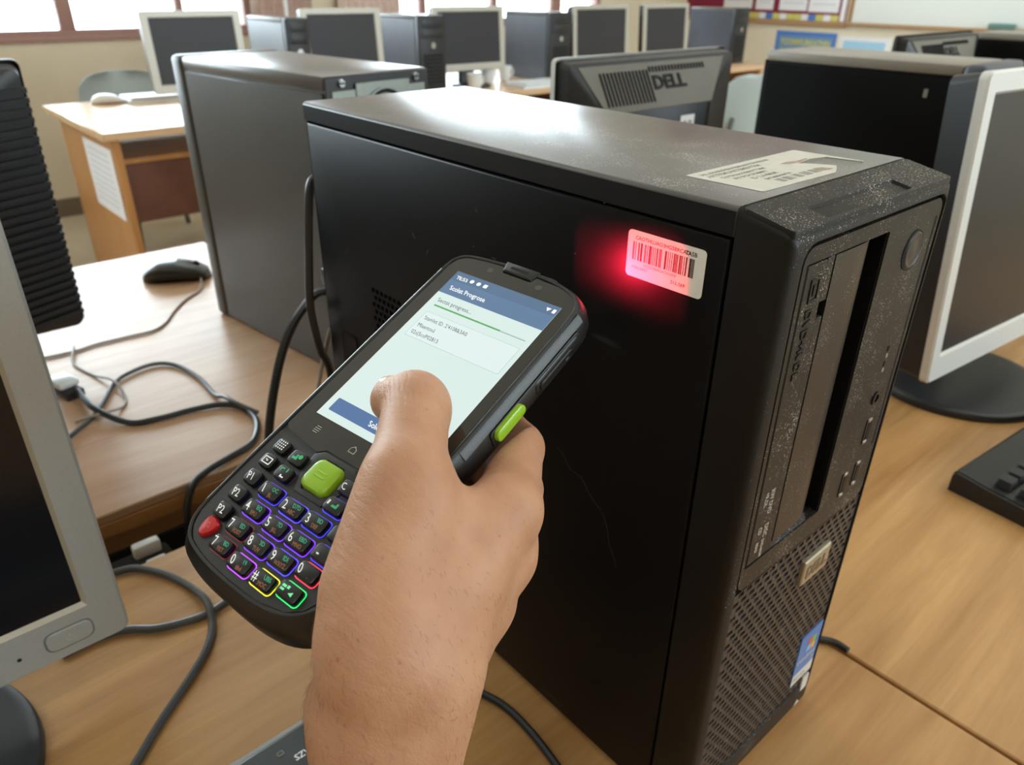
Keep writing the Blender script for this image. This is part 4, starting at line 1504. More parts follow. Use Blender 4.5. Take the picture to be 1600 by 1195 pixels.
# touch symbols under the screen
m_sym = M('glass_symbol', 'b9b6ae', .5)
bm = NB()
for k in range(4):
    w_ = 3.0 - abs(k - 1.5) * .5
    box(bm, -19.9 - w_ / 2, -19.9 + w_ / 2, -48.6 + k * .85, -48.35 + k * .85, .5, .56)
dp('menu_symbol', bm, m_sym, glass)
bm = NB(); ring(bm, [(-2.5, -48.7), (.5, -48.7), (.5, -46.9), (-1.0, -45.7), (-2.5, -46.9)], [(-2.2, -48.4), (.2, -48.4), (.2, -47.05), (-1.0, -46.1), (-2.2, -47.05)], .5, .56); dp('home_symbol', bm, m_sym, glass)
# keypad plate and centre button
KP = [(30.6, -54), (31.2, -75), (30.8, -91), (27.6, -97.5), (22.4, -101.0), (12.6, -103.0), (-.7, -103.4), (-14, -102.9), (-24.4, -100.8), (-29.2, -97.3), (-32.2, -91), (-32.6, -75), (-32.4, -54), (-27, -54.6), (-12.9, -56.0), (9.9, -56.0), (26, -54.6)]
bm = NB(); prism(bm, KP, .1, .45); kp = dp('keypad_plate', bm, m_keypad)
NV = [(9.2, -55.4), (6.2, -53.0), (-9.2, -53.0), (-12.2, -55.4), (-11.4, -62.5), (-7.8, -69.6), (5.6, -69.6), (8.6, -62.5)]
bm = NB(); loft(bm, [lift(NV, .3), lift(NV, .9), lift([(a * .93 - .1, (b + 61) * .93 - 61) for a, b in NV], 1.15), lift(rrect(-8.6, 5.8, -68.0, -54.9, 3, 1), 1.15), lift(rrect(-8.6, 5.8, -68.0, -54.9, 3, 1), .5)], True, False)
nf = dp('centre_key_frame', bm, m_keypad)
bm = NB()
sq = lambda i, n: lift(rrect(-7.9 + i, 5.1 - i, -67.2 + i, -55.4 - i, 2.9 - i * .3, 5), n)
loft(bm, [sq(0, .4), sq(.1, 1.9), sq(.6, 2.7), sq(1.6, 3.1), sq(3.5, 3.25)])
ck = dp('centre_key', bm, m_lime, label='large lime green centre key')
bm = NB()
for k in (0, 1):
    box(bm, -3.9, .9, -62.4 + k * 1.7, -61.7 + k * 1.7, 3.2, 3.5, .15, 1)
dp('centre_key_mark', bm, m_limedk, ck)

GLOW = {c: emit('key_light_' + c, h, s) for c, h, s in (('violet', '6a2fe0', 2.2), ('blue', '3b35d8', 1.8), ('indigo', '4a3be6', 2.4), ('purple', '9a3ae8', 2.6), ('red', '8a1f28', .6), ('pink', 'e8304a', 2.2),
                                                         ('yellow', 'd8c832', 2.2), ('green', '22c45a', 2.4), ('dim', '3a2a50', .4))}
_km = {}


def key(u, v, w_, h_, glow, main, green=None, orange=None, mat=None, msize=4.6, dx=-2.1, gy=None, name='key'):
    kk = (w_, h_, mat.name if mat else 'k')
    bm = NB()
    loft(bm, [lift(rrect(-w_ / 2, w_ / 2, -h_ / 2, h_ / 2, 1.3, 3), 0), lift(rrect(-w_ / 2, w_ / 2, -h_ / 2, h_ / 2, 1.3, 3), 1.5),
              lift(rrect(-w_ / 2 + .2, w_ / 2 - .2, -h_ / 2 + .2, h_ / 2 - .2, 1.2, 3), 2.0), lift(rrect(-w_ / 2 + .7, w_ / 2 - .7, -h_ / 2 + .65, h_ / 2 - .65, .9, 3), 2.25)])
    for q in bm.verts:
        q.co += Vector((u, v, .45))
    k = dp(name, bm, mat or m_key)
    if glow:
        bm = NB()
        o_ = rrect(u - w_ / 2 - .42, u + w_ / 2 + .42, v - h_ / 2 - .42, v + h_ / 2 + .42, 1.55, 3)
        i_ = rrect(u - w_ / 2 - .12, u + w_ / 2 + .12, v - h_ / 2 - .12, v + h_ / 2 + .12, 1.35, 3)
        ring(bm, o_, i_, .4, .55)
        dp('key_light', bm, GLOW[glow], k)
    if main:
        dt(main, msize, m_keywhite, k, u + dx, v - 1.55 * msize / 4.4, 2.72, align='CENTER', bold=.02, xs=.78)
    if green:
        dt(green, 2.1, m_keygreen, k, u + 2.2, v + .35, 2.72, align='CENTER', bold=.04, xs=.85)
    if orange:
        dt(orange, 2.0, m_keyor, k, u + 1.7, v - 1.95, 2.72, align='CENTER', bold=.04, xs=.8)
    return k


# left column
km = key(-24.5, -59.6, 6.2, 5.4, None, None)
bm = NB()
for a in range(4):
    for b in range(4):
        box(bm, -26.3 + a * 1.0, -25.8 + a * 1.0, -61.0 + b * .95, -60.5 + b * .95, 2.64, 2.76)
dp('legend', bm, m_keywhite, km)
ki = key(-24.3, -66.5, 6.2, 5.4, None, None)
bm = NB(); ring(bm, rrect(-26.3, -22.3, -67.9, -65.1, .3, 2), rrect(-25.9, -22.7, -67.5, -65.5, .2, 2), 2.64, 2.76)
box(bm, -24.6, -24.0, -66.8, -66.2, 2.64, 2.76); box(bm, -25.2, -24.8, -66.4, -66.0, 2.64, 2.76); dp('legend', bm, m_keywhite, ki)
key(-24.0, -73.8, 6.4, 5.6, None, 'P1', dx=0, msize=4.0)
key(-23.5, -81.0, 6.4, 5.6, None, 'P2', dx=0, msize=4.0)
key(-23.0, -88.2, 6.4, 5.6, None, 'P2', dx=0, msize=4.0)
bm = NB()
rp = [(-25.9, -92.0), (-22.8, -91.2), (-20.0, -92.6), (-19.9, -95.6), (-22.6, -98.6), (-25.2, -97.2)]
rp = subdiv_poly(rp, 3)
loft(bm, [lift(rp, .45), lift(rp, 1.4), lift([(-22.8 + (a + 22.8) * .85, -94.9 + (b + 94.9) * .85) for a, b in rp], 2.1), lift([(-22.8 + (a + 22.8) * .5, -94.9 + (b + 94.9) * .5) for a, b in rp], 2.3)])
kr_ = dp('red_key', bm, m_keyred, label='shiny red key at the lower left corner')
bm = NB()
for a, b, c, d in ((-23.6, -94.0, 1.2, .3), (-22.6, -95.4, 1.0, .3), (-23.2, -96.3, .3, .9)):
    box(bm, a, a + c, b, b + d, 2.2, 2.42)
dp('legend', bm, M('red_key_mark', 'e07a78', .4), kr_)
# second column
kc = key(-15.2, -60.3, 7.0, 5.4, None, None)
bm = NB(); box(bm, -17.2, -14.8, -61.3, -60.3, 2.64, 2.76); box(bm, -15.8, -15.0, -60.3, -59.2, 2.64, 2.76); prism(bm, circ(-13.9, -59.6, .9, 10), 2.64, 2.76); dp('legend', bm, M('green_symbol', '3fae7a', .5, emis=('3fae7a', .2)), kc)
kc = key(-15.0, -67.2, 7.0, 5.4, 'dim', None)
bm = NB(); box(bm, -17.0, -15.4, -66.0, -65.5, 2.64, 2.76); box(bm, -17.0, -16.5, -67.0, -65.6, 2.64, 2.76); box(bm, -14.2, -13.7, -66.6, -65.2, 2.64, 2.76); dp('legend', bm, M('green_symbol', '3fae7a', .5), kc)
bm = NB(); box(bm, -15.2, -13.4, -69.0, -68.5, 2.64, 2.76); box(bm, -15.2, -14.7, -69.0, -68.0, 2.64, 2.76); dp('legend', bm, m_keywhite, kc)
key(-13.6, -74.6, 9.2, 5.5, 'blue', '1', 'OC', 'JIL')
key(-13.1, -82.2, 9.2, 5.5, 'violet', '4', 'EQ', 'EPU')
key(-12.8, -89.8, 9.0, 5.5, 'red', '7', 'ED', 'FOST')
key(-12.6, -97.0, 8.6, 5.2, 'red', '7', 'BD', 'FIST')
# third column
key(-1.7, -75.2, 9.7, 5.5, 'indigo', '2', 'D7D', 'ABC')
key(-1.7, -82.8, 9.7, 5.5, 'violet', '5', '7D', 'JKL')
key(-1.7, -90.5, 9.7, 5.5, 'violet', '8', '3D', 'TUV')
key(-1.6, -98.0, 9.4, 5.2, 'purple', '0', '19', '#bd')
# fourth column
key(10.6, -60.0, 7.6, 5.4, 'dim', 'C', dx=-1.5, msize=3.6)
kc = key(11.0, -67.2, 8.2, 5.4, 'blue', None)
bm = NB(); box(bm, 8.0, 8.7, -67.8, -66.2, 2.64, 2.76); dp('legend', bm, m_keywhite, kc)
bm = NB(); box(bm, 10.2, 12.6, -68.0, -67.2, 2.64, 2.76); box(bm, 11.8, 12.6, -67.3, -66.2, 2.64, 2.76); dp('legend', bm, M('green_symbol', '3fae7a', .5), kc)
key(9.4, -74.8, 9.7, 5.5, 'blue', '3', 'BD', 'DEF')
key(9.4, -82.5, 9.7, 5.5, 'violet', '6', 'EBD', 'MNO')
key(9.4, -90.0, 9.7, 5.5, 'indigo', '9', 'IDI', 'WXYZ')
key(9.5, -97.7, 9.4, 5.3, 'yellow', '#', 'UBS', '.MOC')
# fifth column (its upper keys are under the thumb base)
key(21.0, -66.6, 8.0, 5.4, None, None)
key(20.6, -74.2, 8.2, 5.5, None, None)
key(20.4, -81.4, 8.2, 5.5, 'blue', '-', dx=-1.0, msize=5.5)
key(20.6, -88.3, 8.4, 5.4, 'pink', '0', None, '-', dx=-2.2)
kc = key(20.2, -95.8, 9.0, 5.2, 'green', None)
bm = NB(); box(bm, 17.0, 18.6, -96.6, -95.9, 2.64, 2.76); box(bm, 17.0, 18.6, -95.5, -94.7, 2.64, 2.76); box(bm, 19.0, 20.0, -95.4, -94.4, 2.64, 2.76); prism(bm, [(20.6, -96.4), (22.4, -96.9), (22.2, -95.4)], 2.64, 2.76); dp('legend', bm, M('green_lit_symbol', '6fe0a0', .5, emis=('6fe0a0', .5)), kc)
# side buttons on the right flank
def flank(name, v0, v1, n0, n1, u0, u1, r, mat, par=None, label=None):
    bm = NB()
    a = rrect(v0, v1, n0, n1, r, 5)
    cx, cy = (v0 + v1) / 2, (n0 + n1) / 2
    b = [(cx + (p - cx) * (1 - .5 / abs(v1 - v0)), cy + (q - cy) * .74) for p, q in a]
    loft(bm, [lift(a, u0, 'YZ'), lift(a, u1 - .45, 'YZ'), lift(b, u1, 'YZ')])
    return dp(name, bm, mat, par, label=label)


fr_ = flank('side_recess', -17.5, 38.5, -11.6, -3.6, 34.0, 35.75, 2.2, m_rubber)
flank('volume_rocker_base', 8.5, 37.0, -10.8, -4.1, 34.0, 36.2, 2.0, M('smooth_rubber', '17181a', .35), fr_)
flank('volume_rocker', 10.5, 31.5, -9.6, -5.6, 34.0, 37.0, 1.8, M('smooth_rubber', '17181a', .35), fr_)
bm = NB(); box(bm, 36.9, 37.15, 26.0, 28.0, -8.0, -7.2); dp('rocker_mark', bm, M('rocker_print', '4c5a5c', .5), fr_)
flank('side_trigger', -16.0, .3, -9.2, -3.9, 34.0, 37.5, 2.4, m_lime, None, 'lime green side trigger')
# scan window in the head
bm = NB(); ring(bm, rrect(-15, 13, -13, -3.2, 2, 3), rrect(-13, 11, -11.6, -4.6, 1.5, 3), 54, 57.4, 'XZ'); swf = dp('scan_window_frame', bm, m_rubber)
bm = NB(); prism(bm, rrect(-13, 11, -11.6, -4.6, 1.5, 3), 55.0, 55.6, 'XZ'); dp('scan_window', bm, m_red_em, swf, label='glowing red scan window')
# scan beam: a red spot lamp with the scanner's rectangular illumination field
sl = bpy.data.lights.new('scan_beam', 'SPOT')
sl.energy = 1.5
sl.color = (1.0, .015, .05)
sl.spot_size = R_(75)
sl.spot_blend = .2
sl.shadow_soft_size = .002
sl.use_nodes = True
t = sl.node_tree
em = t.nodes['Emission']
tcn = t.nodes.new('ShaderNodeTexCoord')
sx = t.nodes.new('ShaderNodeSeparateXYZ')
t.links.new(tcn.outputs['Normal'], sx.inputs[0])


def lmath(op, a, b=None, c=None):
    n = t.nodes.new('ShaderNodeMath')
    n.operation = op
    for i, x in enumerate((a, b, c)):
        if x is None:
            continue
        if isinstance(x, (int, float)):
            n.inputs[i].default_value = x
        else:
            t.links.new(x, n.inputs[i])
    return n.outputs[0]


def lramp(x, a, b):
    n = t.nodes.new('ShaderNodeMapRange')
    n.interpolation_type = 'SMOOTHSTEP'
    n.inputs['From Min'].default_value = a
    n.inputs['From Max'].default_value = b
    n.inputs['To Min'].default_value = 1
    n.inputs['To Max'].default_value = 0
    t.links.new(x, n.inputs['Value'])
    return n.outputs['Result']


zz = lmath('ABSOLUTE', sx.outputs['Z'])
px = lmath('DIVIDE', sx.outputs['X'], zz)
py = lmath('DIVIDE', sx.outputs['Y'], zz)
mask = lmath('MULTIPLY', lramp(lmath('ABSOLUTE', px), .62, .72), lramp(lmath('ABSOLUTE', py), .22, .50))
hx = lmath('MULTIPLY', px, 2.2)
hy = lmath('MULTIPLY', lmath('ADD', py, 0.06), 4.5)
hot = lmath('POWER', 2.718, lmath('MULTIPLY', lmath('ADD', lmath('MULTIPLY', hx, hx), lmath('MULTIPLY', hy, hy)), -1.0))
tot = lmath('MULTIPLY', mask, lmath('MULTIPLY_ADD', hot, 1.0, .26))
t.links.new(tot, em.inputs['Strength'])
slo = bpy.data.objects.new('scan_beam', sl)
COL.objects.link(slo)
src = HSM @ Vector((-1 * K, 58.5 * K, -8 * K))
dst = Vector((0, .0865, .3545))
zv = (src - dst).normalized()
xv = (Vector((0, -1, .04)) - zv * zv.dot(Vector((0, -1, .04)))).normalized()
yv = zv.cross(xv)
slo.matrix_world = Matrix(((xv.x, yv.x, zv.x, src.x), (xv.y, yv.y, zv.y, src.y), (xv.z, yv.z, zv.z, src.z), (0, 0, 0, 1)))
# ================================================================== the hand (one continuous skin grown from a distance field, in the scanner's own frame, mm)
def cap(P_, a, b, r1, r2):
    a = np.array(a, np.float32); b = np.array(b, np.float32)
    ba = b - a
    pa = P_ - a
    h = np.clip((pa @ ba) / (ba @ ba), 0, 1)
    d = pa - h[..., None] * ba
    return np.sqrt((d * d).sum(-1)) - (r1 + (r2 - r1) * h)


def smin(a, b, k):
    h = np.clip(.5 + .5 * (b - a) / k, 0, 1)
    return b + (a - b) * h - k * h * (1 - h)


FINGERS = {
    'index': ([(57.6, -37, -16), (38.0, -7.5, -27), (8, 6, -31), (-12, 9, -29)], [12.0, 10.6, 9.6, 8.2]),
    'middle': ([(59, -48, -32), (44, -20, -36), (8, -12, -33), (-16, -10, -30)], [12.2, 10.8, 9.8, 8.4]),
    'ring': ([(58, -64, -45), (44, -40, -43), (10, -32, -36), (-13, -30, -32)], [11.4, 10.2, 9.2, 8.0]),
    'little': ([(57, -80, -52), (48, -60, -48), (20, -52, -40), (2, -51, -35)], [10.4, 9.0, 8.0, 7.0]),
}
THUMB = ([(57.5, -101, 5), (39.2, -58, 17.6), (17.0, -29.0, 13.4), (4.9, -29.8, 9.6)], [13.6, 13.2, 11.6, 9.6])
PALM = [  # a, b, r1, r2
    ((64.5, -102, -8), (57.6, -37, -16), 15, 11.5),
    ((66, -98, -19), (59, -48, -32), 15, 11.5),
    ((65, -97, -32), (58, -64, -45), 14, 11),
    ((62, -97, -44), (57, -80, -52), 13, 10),
    ((48, -90, 5), (42.5, -70, 8.5), 15, 15.5),
    ((49, -57, 9), (55, -44, -12), 7, 8.5),
    ((60, -92, -4), (57, -60, -12), 15, 12),
]
ARM = [((61.4, -109.9, -6.5), (65.0, -122.2, -23.9), 15.5, 16.0), ((70.0, -99.0, -18.6), (69.4, -114.9, -33.4), 16.0, 15.6),
       ((65.0, -122.2, -23.9), (82.3, -165.0, -72.3), 16.0, 17.5), ((69.4, -114.9, -33.4), (86.0, -159.5, -85.7), 15.6, 17.0),
       ((43.0, -122.5, -27.0), (48, -119, -22), 7.0, 9)]


def hand_field(P_):
    palm = None
    for a, b, r1, r2 in PALM:
        d = cap(P_, a, b, r1, r2)
        palm = d if palm is None else smin(palm, d, 12)
    for a, b, r1, r2 in ARM:
        palm = smin(palm, cap(P_, a, b, r1, r2), 14)
    pts, rs = THUMB
    th = cap(P_, pts[0], pts[1], rs[0], rs[1])
    palm = smin(palm, th, 13)
    t2_ = smin(cap(P_, pts[1], pts[2], rs[1], rs[2] + .5), cap(P_, pts[2], pts[3], rs[2] - .9, rs[3]), 2.2)
    t2_ = smin(t2_, cap(P_, (20.5, -31.0, 13.8), (14.0, -28.0, 13.2), 11.0, 10.2), 3)
    d = smin(palm, t2_, 7)
    fing = None
    for nm, (pts, rs) in FINGERS.items():
        f = None
        for i in range(3):
            q = cap(P_, pts[i], pts[i + 1], rs[i], rs[i + 1])
            f = q if f is None else smin(f, q, 3)
        fing = f if fing is None else smin(fing, f, 2.0)
    d = smin(d, fing, 7)
    # the skin yields where it presses on the scanner body
    bx = np.abs(P_ - np.array((-.8, -28.0, -9.0), np.float32)) - np.array((38.3, 87.0, 11.2), np.float32)
    q = np.maximum(bx, 0)
    box_ = np.sqrt((q * q).sum(-1)) + np.minimum(bx.max(-1), 0) - 2.0
    top = (P_[..., 2] - 1.0)
    box_ = np.maximum(box_, top)
    return np.maximum(d, -(box_ - .25))


def surface_nets(F, org, h):
    S = F < 0
    nx, ny, nz = F.shape
    c = np.zeros((nx - 1, ny - 1, nz - 1), np.int8)
    for dx in (0, 1):
        for dy in (0, 1):
            for dz in (0, 1):
                c += S[dx:nx - 1 + dx, dy:ny - 1 + dy, dz:nz - 1 + dz]
    act = (c > 0) & (c < 8)
    idx = -np.ones(act.shape, np.int64)
    ijk = np.argwhere(act)
    idx[act] = np.arange(len(ijk))
    pos = np.zeros((len(ijk), 3)); cnt = np.zeros(len(ijk))
    corners = [(a, b, d) for a in (0, 1) for b in (0, 1) for d in (0, 1)]
    val = {k: F[ijk[:, 0] + k[0], ijk[:, 1] + k[1], ijk[:, 2] + k[2]] for k in corners}
    for a in corners:
        for ax in range(3):
            if a[ax]:
                continue
            b = list(a); b[ax] = 1; b = tuple(b)
            va, vb = val[a], val[b]
            m_ = (va < 0) != (vb < 0)
            tt = np.where(m_, va / np.where(m_, va - vb, 1), 0)
            p = np.repeat(np.array(a, float)[None], len(ijk), 0)
            p[:, ax] = tt
            pos[m_] += p[m_]; cnt[m_] += 1
    V_ = (ijk + pos / cnt[:, None]) * h + org
    faces = []
    for ax in range(3):
        o1, o2 = (ax + 1) % 3, (ax + 2) % 3
        sl0 = [slice(None)] * 3; sl1 = [slice(None)] * 3
        sl0[ax] = slice(0, F.shape[ax] - 1); sl1[ax] = slice(1, None)
        ch = S[tuple(sl0)] != S[tuple(sl1)]
        e = np.argwhere(ch)
        e = e[(e[:, o1] > 0) & (e[:, o2] > 0) & (e[:, o1] < F.shape[o1] - 1) & (e[:, o2] < F.shape[o2] - 1)]
        inside = S[e[:, 0], e[:, 1], e[:, 2]]

        def g(d1, d2):
            q = e.copy(); q[:, o1] += d1; q[:, o2] += d2
            return idx[q[:, 0], q[:, 1], q[:, 2]]
        f = np.stack([g(-1, -1), g(0, -1), g(0, 0), g(-1, 0)], 1)
        f[~inside] = f[~inside][:, ::-1]
        faces.append(f)
    return V_, np.concatenate(faces)


H_ = 1.25
lo_ = np.array((-28., -192., -112.)); hi_ = np.array((114., 22., 36.))
dims = ((hi_ - lo_) / H_).astype(int)
F = np.empty(dims, np.float32)
gy, gz = np.meshgrid(lo_[1] + H_ * np.arange(dims[1]), lo_[2] + H_ * np.arange(dims[2]), indexing='ij')
for i in range(dims[0]):
    P_ = np.stack([np.full_like(gy, lo_[0] + H_ * i), gy, gz], -1).astype(np.float32)
    F[i] = hand_field(P_)
HV, HF = surface_nets(F, lo_, H_)
# light smoothing of the lattice, then fine knuckle creases along the thumb joint and wrist
nb = np.zeros_like(HV); cn = np.zeros(len(HV))
E_ = np.concatenate([HF[:, [0, 1]], HF[:, [1, 2]], HF[:, [2, 3]], HF[:, [3, 0]]])
for it in range(3):
    nb[:] = 0; cn[:] = 0
    np.add.at(nb, E_[:, 0], HV[E_[:, 1]]); np.add.at(nb, E_[:, 1], HV[E_[:, 0]])
    np.add.at(cn, E_[:, 0], 1); np.add.at(cn, E_[:, 1], 1)
    HV = HV * .5 + .5 * nb / np.maximum(cn, 1)[:, None]
me = bpy.data.meshes.new('hand_and_forearm')
me.from_pydata((HV / 1000).tolist(), [], HF.tolist())
me.polygons.foreach_set('use_smooth', [True] * len(me.polygons))
me.update()

# skin
m_skin = bpy.data.materials.new('skin')
m_skin.use_nodes = True
_t = m_skin.node_tree
N_, L_ = _t.nodes, _t.links
p = N_['Principled BSDF']
p.inputs['Roughness'].default_value = .5
p.inputs['Specular IOR Level'].default_value = .35
p.inputs['Subsurface Weight'].default_value = .18
p.inputs['Subsurface Radius'].default_value = (1.0, .35, .18)
p.inputs['Subsurface Scale'].default_value = .006
tcn = N_.new('ShaderNodeTexCoord')


def nz(scale, detail=4, mp=None):
    n = N_.new('ShaderNodeTexNoise')
    n.inputs['Scale'].default_value = scale
    n.inputs['Detail'].default_value = detail
    if mp:
        m_ = N_.new('ShaderNodeMapping')
        m_.inputs['Scale'].default_value = mp[0]
        m_.inputs['Rotation'].default_value = mp[1]
        L_.new(tcn.outputs['Object'], m_.inputs['Vector'])
        L_.new(m_.outputs[0], n.inputs['Vector'])
    else:
        L_.new(tcn.outputs['Object'], n.inputs['Vector'])
    return n.outputs['Fac']


rp_ = N_.new('ShaderNodeValToRGB')
rp_.color_ramp.elements[0].position = .3
rp_.color_ramp.elements[1].position = .72
rp_.color_ramp.elements[0].color = (*hexc('b98a6c'), 1)
rp_.color_ramp.elements[1].color = (*hexc('c99c7e'), 1)
L_.new(nz(55, 5), rp_.inputs['Fac'])
frk = N_.new('ShaderNodeMapRange')
frk.inputs['From Min'].default_value = .68
frk.inputs['From Max'].default_value = .78
frk.inputs['To Max'].default_value = .45
L_.new(nz(420, 2), frk.inputs['Value'])
mxc = N_.new('ShaderNodeMix'); mxc.data_type = 'RGBA'
L_.new(frk.outputs['Result'], mxc.inputs['Factor'])
L_.new(rp_.outputs['Color'], mxc.inputs[6])
mxc.inputs[7].default_value = (*hexc('93674f'), 1)
L_.new(mxc.outputs[2], p.inputs['Base Color'])
vor = N_.new('ShaderNodeTexVoronoi'); vor.feature = 'DISTANCE_TO_EDGE'; vor.inputs['Scale'].default_value = 900
L_.new(tcn.outputs['Object'], vor.inputs['Vector'])
wr = nz(1, 3, ((90, 420, 300), (0, 0, .4)))
ad = N_.new('ShaderNodeMath'); ad.operation = 'MULTIPLY_ADD'; ad.inputs[1].default_value = .5
L_.new(vor.outputs['Distance'], ad.inputs[0]); L_.new(wr, ad.inputs[2])
bp_ = N_.new('ShaderNodeBump'); bp_.inputs['Strength'].default_value = .5; bp_.inputs['Distance'].default_value = .0006
L_.new(ad.outputs[0], bp_.inputs['Height'])


# skin folds: soft parallel creases over the thumb joint, the ball of the thumb and the wrist
def smath(op, a, b=None, c=None):
    n = N_.new('ShaderNodeMath')
    n.operation = op
    for i, x in enumerate((a, b, c)):
        if x is None:
            continue
        if isinstance(x, (int, float)):
            n.inputs[i].default_value = x
        else:
            L_.new(x, n.inputs[i])
    return n.outputs[0]


def folds(centre, radius, d, pitch, wob):
    dv = Vector(d).normalized() * (2 * math.pi / (pitch / 1000))
    dn = N_.new('ShaderNodeVectorMath'); dn.operation = 'DOT_PRODUCT'
    dn.inputs[1].default_value = dv
    L_.new(tcn.outputs['Object'], dn.inputs[0])
    ph = smath('ADD', dn.outputs['Value'], smath('MULTIPLY', nz(130, 3), wob))
    wv = smath('POWER', smath('ABSOLUTE', smath('SINE', smath('MULTIPLY', ph, .5))), .45)
    ds = N_.new('ShaderNodeVectorMath'); ds.operation = 'DISTANCE'
    ds.inputs[1].default_value = Vector(centre) / 1000
    L_.new(tcn.outputs['Object'], ds.inputs[0])
    mk = N_.new('ShaderNodeMapRange'); mk.interpolation_type = 'SMOOTHSTEP'
    mk.inputs['From Min'].default_value = radius * .35 / 1000
    mk.inputs['From Max'].default_value = radius / 1000
    mk.inputs['To Min'].default_value = 1
    mk.inputs['To Max'].default_value = 0
    L_.new(ds.outputs['Value'], mk.inputs['Value'])
    return smath('MULTIPLY', wv, mk.outputs['Result'])


fo = smath('ADD', folds((17, -30, 24), 17, (.6, .78, 0), 2.6, 9), smath('ADD', folds((36, -76, 14), 30, (.25, 1, .25), 4.2, 12), smath('MULTIPLY', folds((66, -112, -2), 34, (.15, 1, .75), 4.6, 14), .45)))
bp2 = N_.new('ShaderNodeBump'); bp2.inputs['Strength'].default_value = .4; bp2.inputs['Distance'].default_value = .0004
L_.new(fo, bp2.inputs['Height']); L_.new(bp_.outputs[0], bp2.inputs['Normal']); L_.new(bp2.outputs[0], p.inputs['Normal'])

hand = place('person', me, m_skin)
tag(hand, 'right hand and bare hairy forearm gripping the handheld scanner, thumb on its screen', 'person')
hand.matrix_world = HSM
# thumbnail
def nail(c, ax, up, L__, W__, rad):
    ax = Vector(ax).normalized(); up = Vector(up); up = (up - ax * up.dot(ax)).normalized(); sd = ax.cross(up)
    lo2 = []
    n1, n2 = 9, 9
    bm = NB()
    grid = []
    for i in range(n1):
        s = -1 + 2 * i / (n1 - 1)
        row = []
        for j in range(n2):
            a = (-1 + 2 * j / (n2 - 1))
            wv = W__ * (1 - .30 * max(0, s) ** 3 - .12 * max(0, -s) ** 3)
            ang = a * wv / rad
            row.append(Vector(c) + ax * (s * L__ - .6 * a * a * s) + sd * (rad * math.sin(ang)) + up * (rad * math.cos(ang) - .35 * s * s))
        grid.append(row)
    top = [[bm.verts.new(q / 1000) for q in row] for row in grid]
    bot = [[bm.verts.new((q - up * .7) / 1000) for q in row] for row in grid]
    for i in range(n1 - 1):
        for j in range(n2 - 1):
            bm.faces.new((top[i][j], top[i + 1][j], top[i + 1][j + 1], top[i][j + 1]))
            bm.faces.new((bot[i][j], bot[i][j + 1], bot[i + 1][j + 1], bot[i + 1][j]))
    bmesh.ops.holes_fill(bm, edges=[e for e in bm.edges if e.is_boundary])
    return bm


NAIL = dict(c=(5.2, -29.8, 9.6), ax=(-.93, -.1, -.33), up=(-.5, .45, .74), L__=4.4, W__=4.4, rad=9.6)
part('thumbnail', nail(**NAIL), M('nail', 'd9a88c', .25, coat=.4), hand, label='pale thumbnail')

# short dark hairs on the back of the hand and forearm
nrm = np.array([v.normal[:] for v in me.vertices])
rg = np.random.default_rng(5)
camd = np.array((HSM.inverted() @ cam_o.matrix_world.translation)[:]) * 1000
todir = camd - HV
todir /= np.linalg.norm(todir, axis=1)[:, None]
u_, v_, n_ = HV[:, 0], HV[:, 1], HV[:, 2]
dens = np.zeros(len(HV))
dens[(v_ < -62) & (u_ > 55)] = 1.0
dens[(v_ < -100)] = 1.3
dens[(n_ < -30) & (v_ > -95)] = 0
ids = rg.choice(len(HV), 900, replace=False, p=dens / dens.sum())
hv, hf = [], []
for i in ids:
    nn = Vector(nrm[i]); p0 = Vector(HV[i])
    d = Vector((.55, -.35, -.5)) + Vector(rg.normal(0, .28, 3))
    d = (d - nn * d.dot(nn)).normalized()
    ln = rg.uniform(1.6, 3.6) * (1.3 if HV[i, 1] < -105 else .8)
    s = nn.cross(d)
    q = [p0 - nn * .1, p0 + d * ln * .5 + nn * .55, p0 + d * ln + nn * .35]
    wd = [.05, .042, .01]
    b0 = len(hv)
    for pt, w_ in zip(q, wd):
        for a in (0, 2.094, 4.189):
            hv.append(((pt + (s * math.cos(a) + nn * math.sin(a)) * w_) / 1000)[:])
    for k in (0, 3):
        for a in range(3):
            b = (a + 1) % 3
            hf.append((b0 + k + a, b0 + k + b, b0 + k + 3 + b, b0 + k + 3 + a))
hm = bpy.data.meshes.new('arm_hair')
hm.from_pydata(hv, [], hf)
place('arm_hair', hm, M('hair_dark', '6e4c37', .5), hand, kind='stuff')
# ================================================================== cables
def cable(name, label, pts, r, mat, cat='cable', n=8):
    bm = NB(); tube(bm, pts, r, n, 6)
    o = part(name, bm, mat)
    return tag(o, label, cat)


cable('cable', 'thick black cable curving across the pale desk and dropping into the gap',
      [(-.150, .905, .0065), (-.141, .895, .0085), (-.138, .885, .0095), (-.135, .843, .0105), (-.131, .787, .010), (-.108, .738, .004), (-.076, .724, .004), (-.039, .719, .004), (-.004, .706, .0045), (.012, .676, .004), (.009, .638, .004),
       (-.013, .601, .004), (-.046, .588, .004), (-.072, .579, .0045), (-.092, .570, .002), (-.104, .5645, -.012), (-.111, .560, -.035), (-.118, .55, -.09)], .0038, m_cable)
cable('cable', 'thinner grey cable arching over the pale desk behind the thick one',
      [(-.19, .73, .0035), (-.16, .759, .0035), (-.131, .787, .0035), (-.092, .851, .0035), (-.068, .871, .0035), (-.032, .878, .0035), (-.01, .855, .0035), (0, .798, .0035), (-.002, .74, .0035), (.002, .715, .0095), (.005, .69, .0105), (.02, .66, .004)], .0028, m_cablegrey)
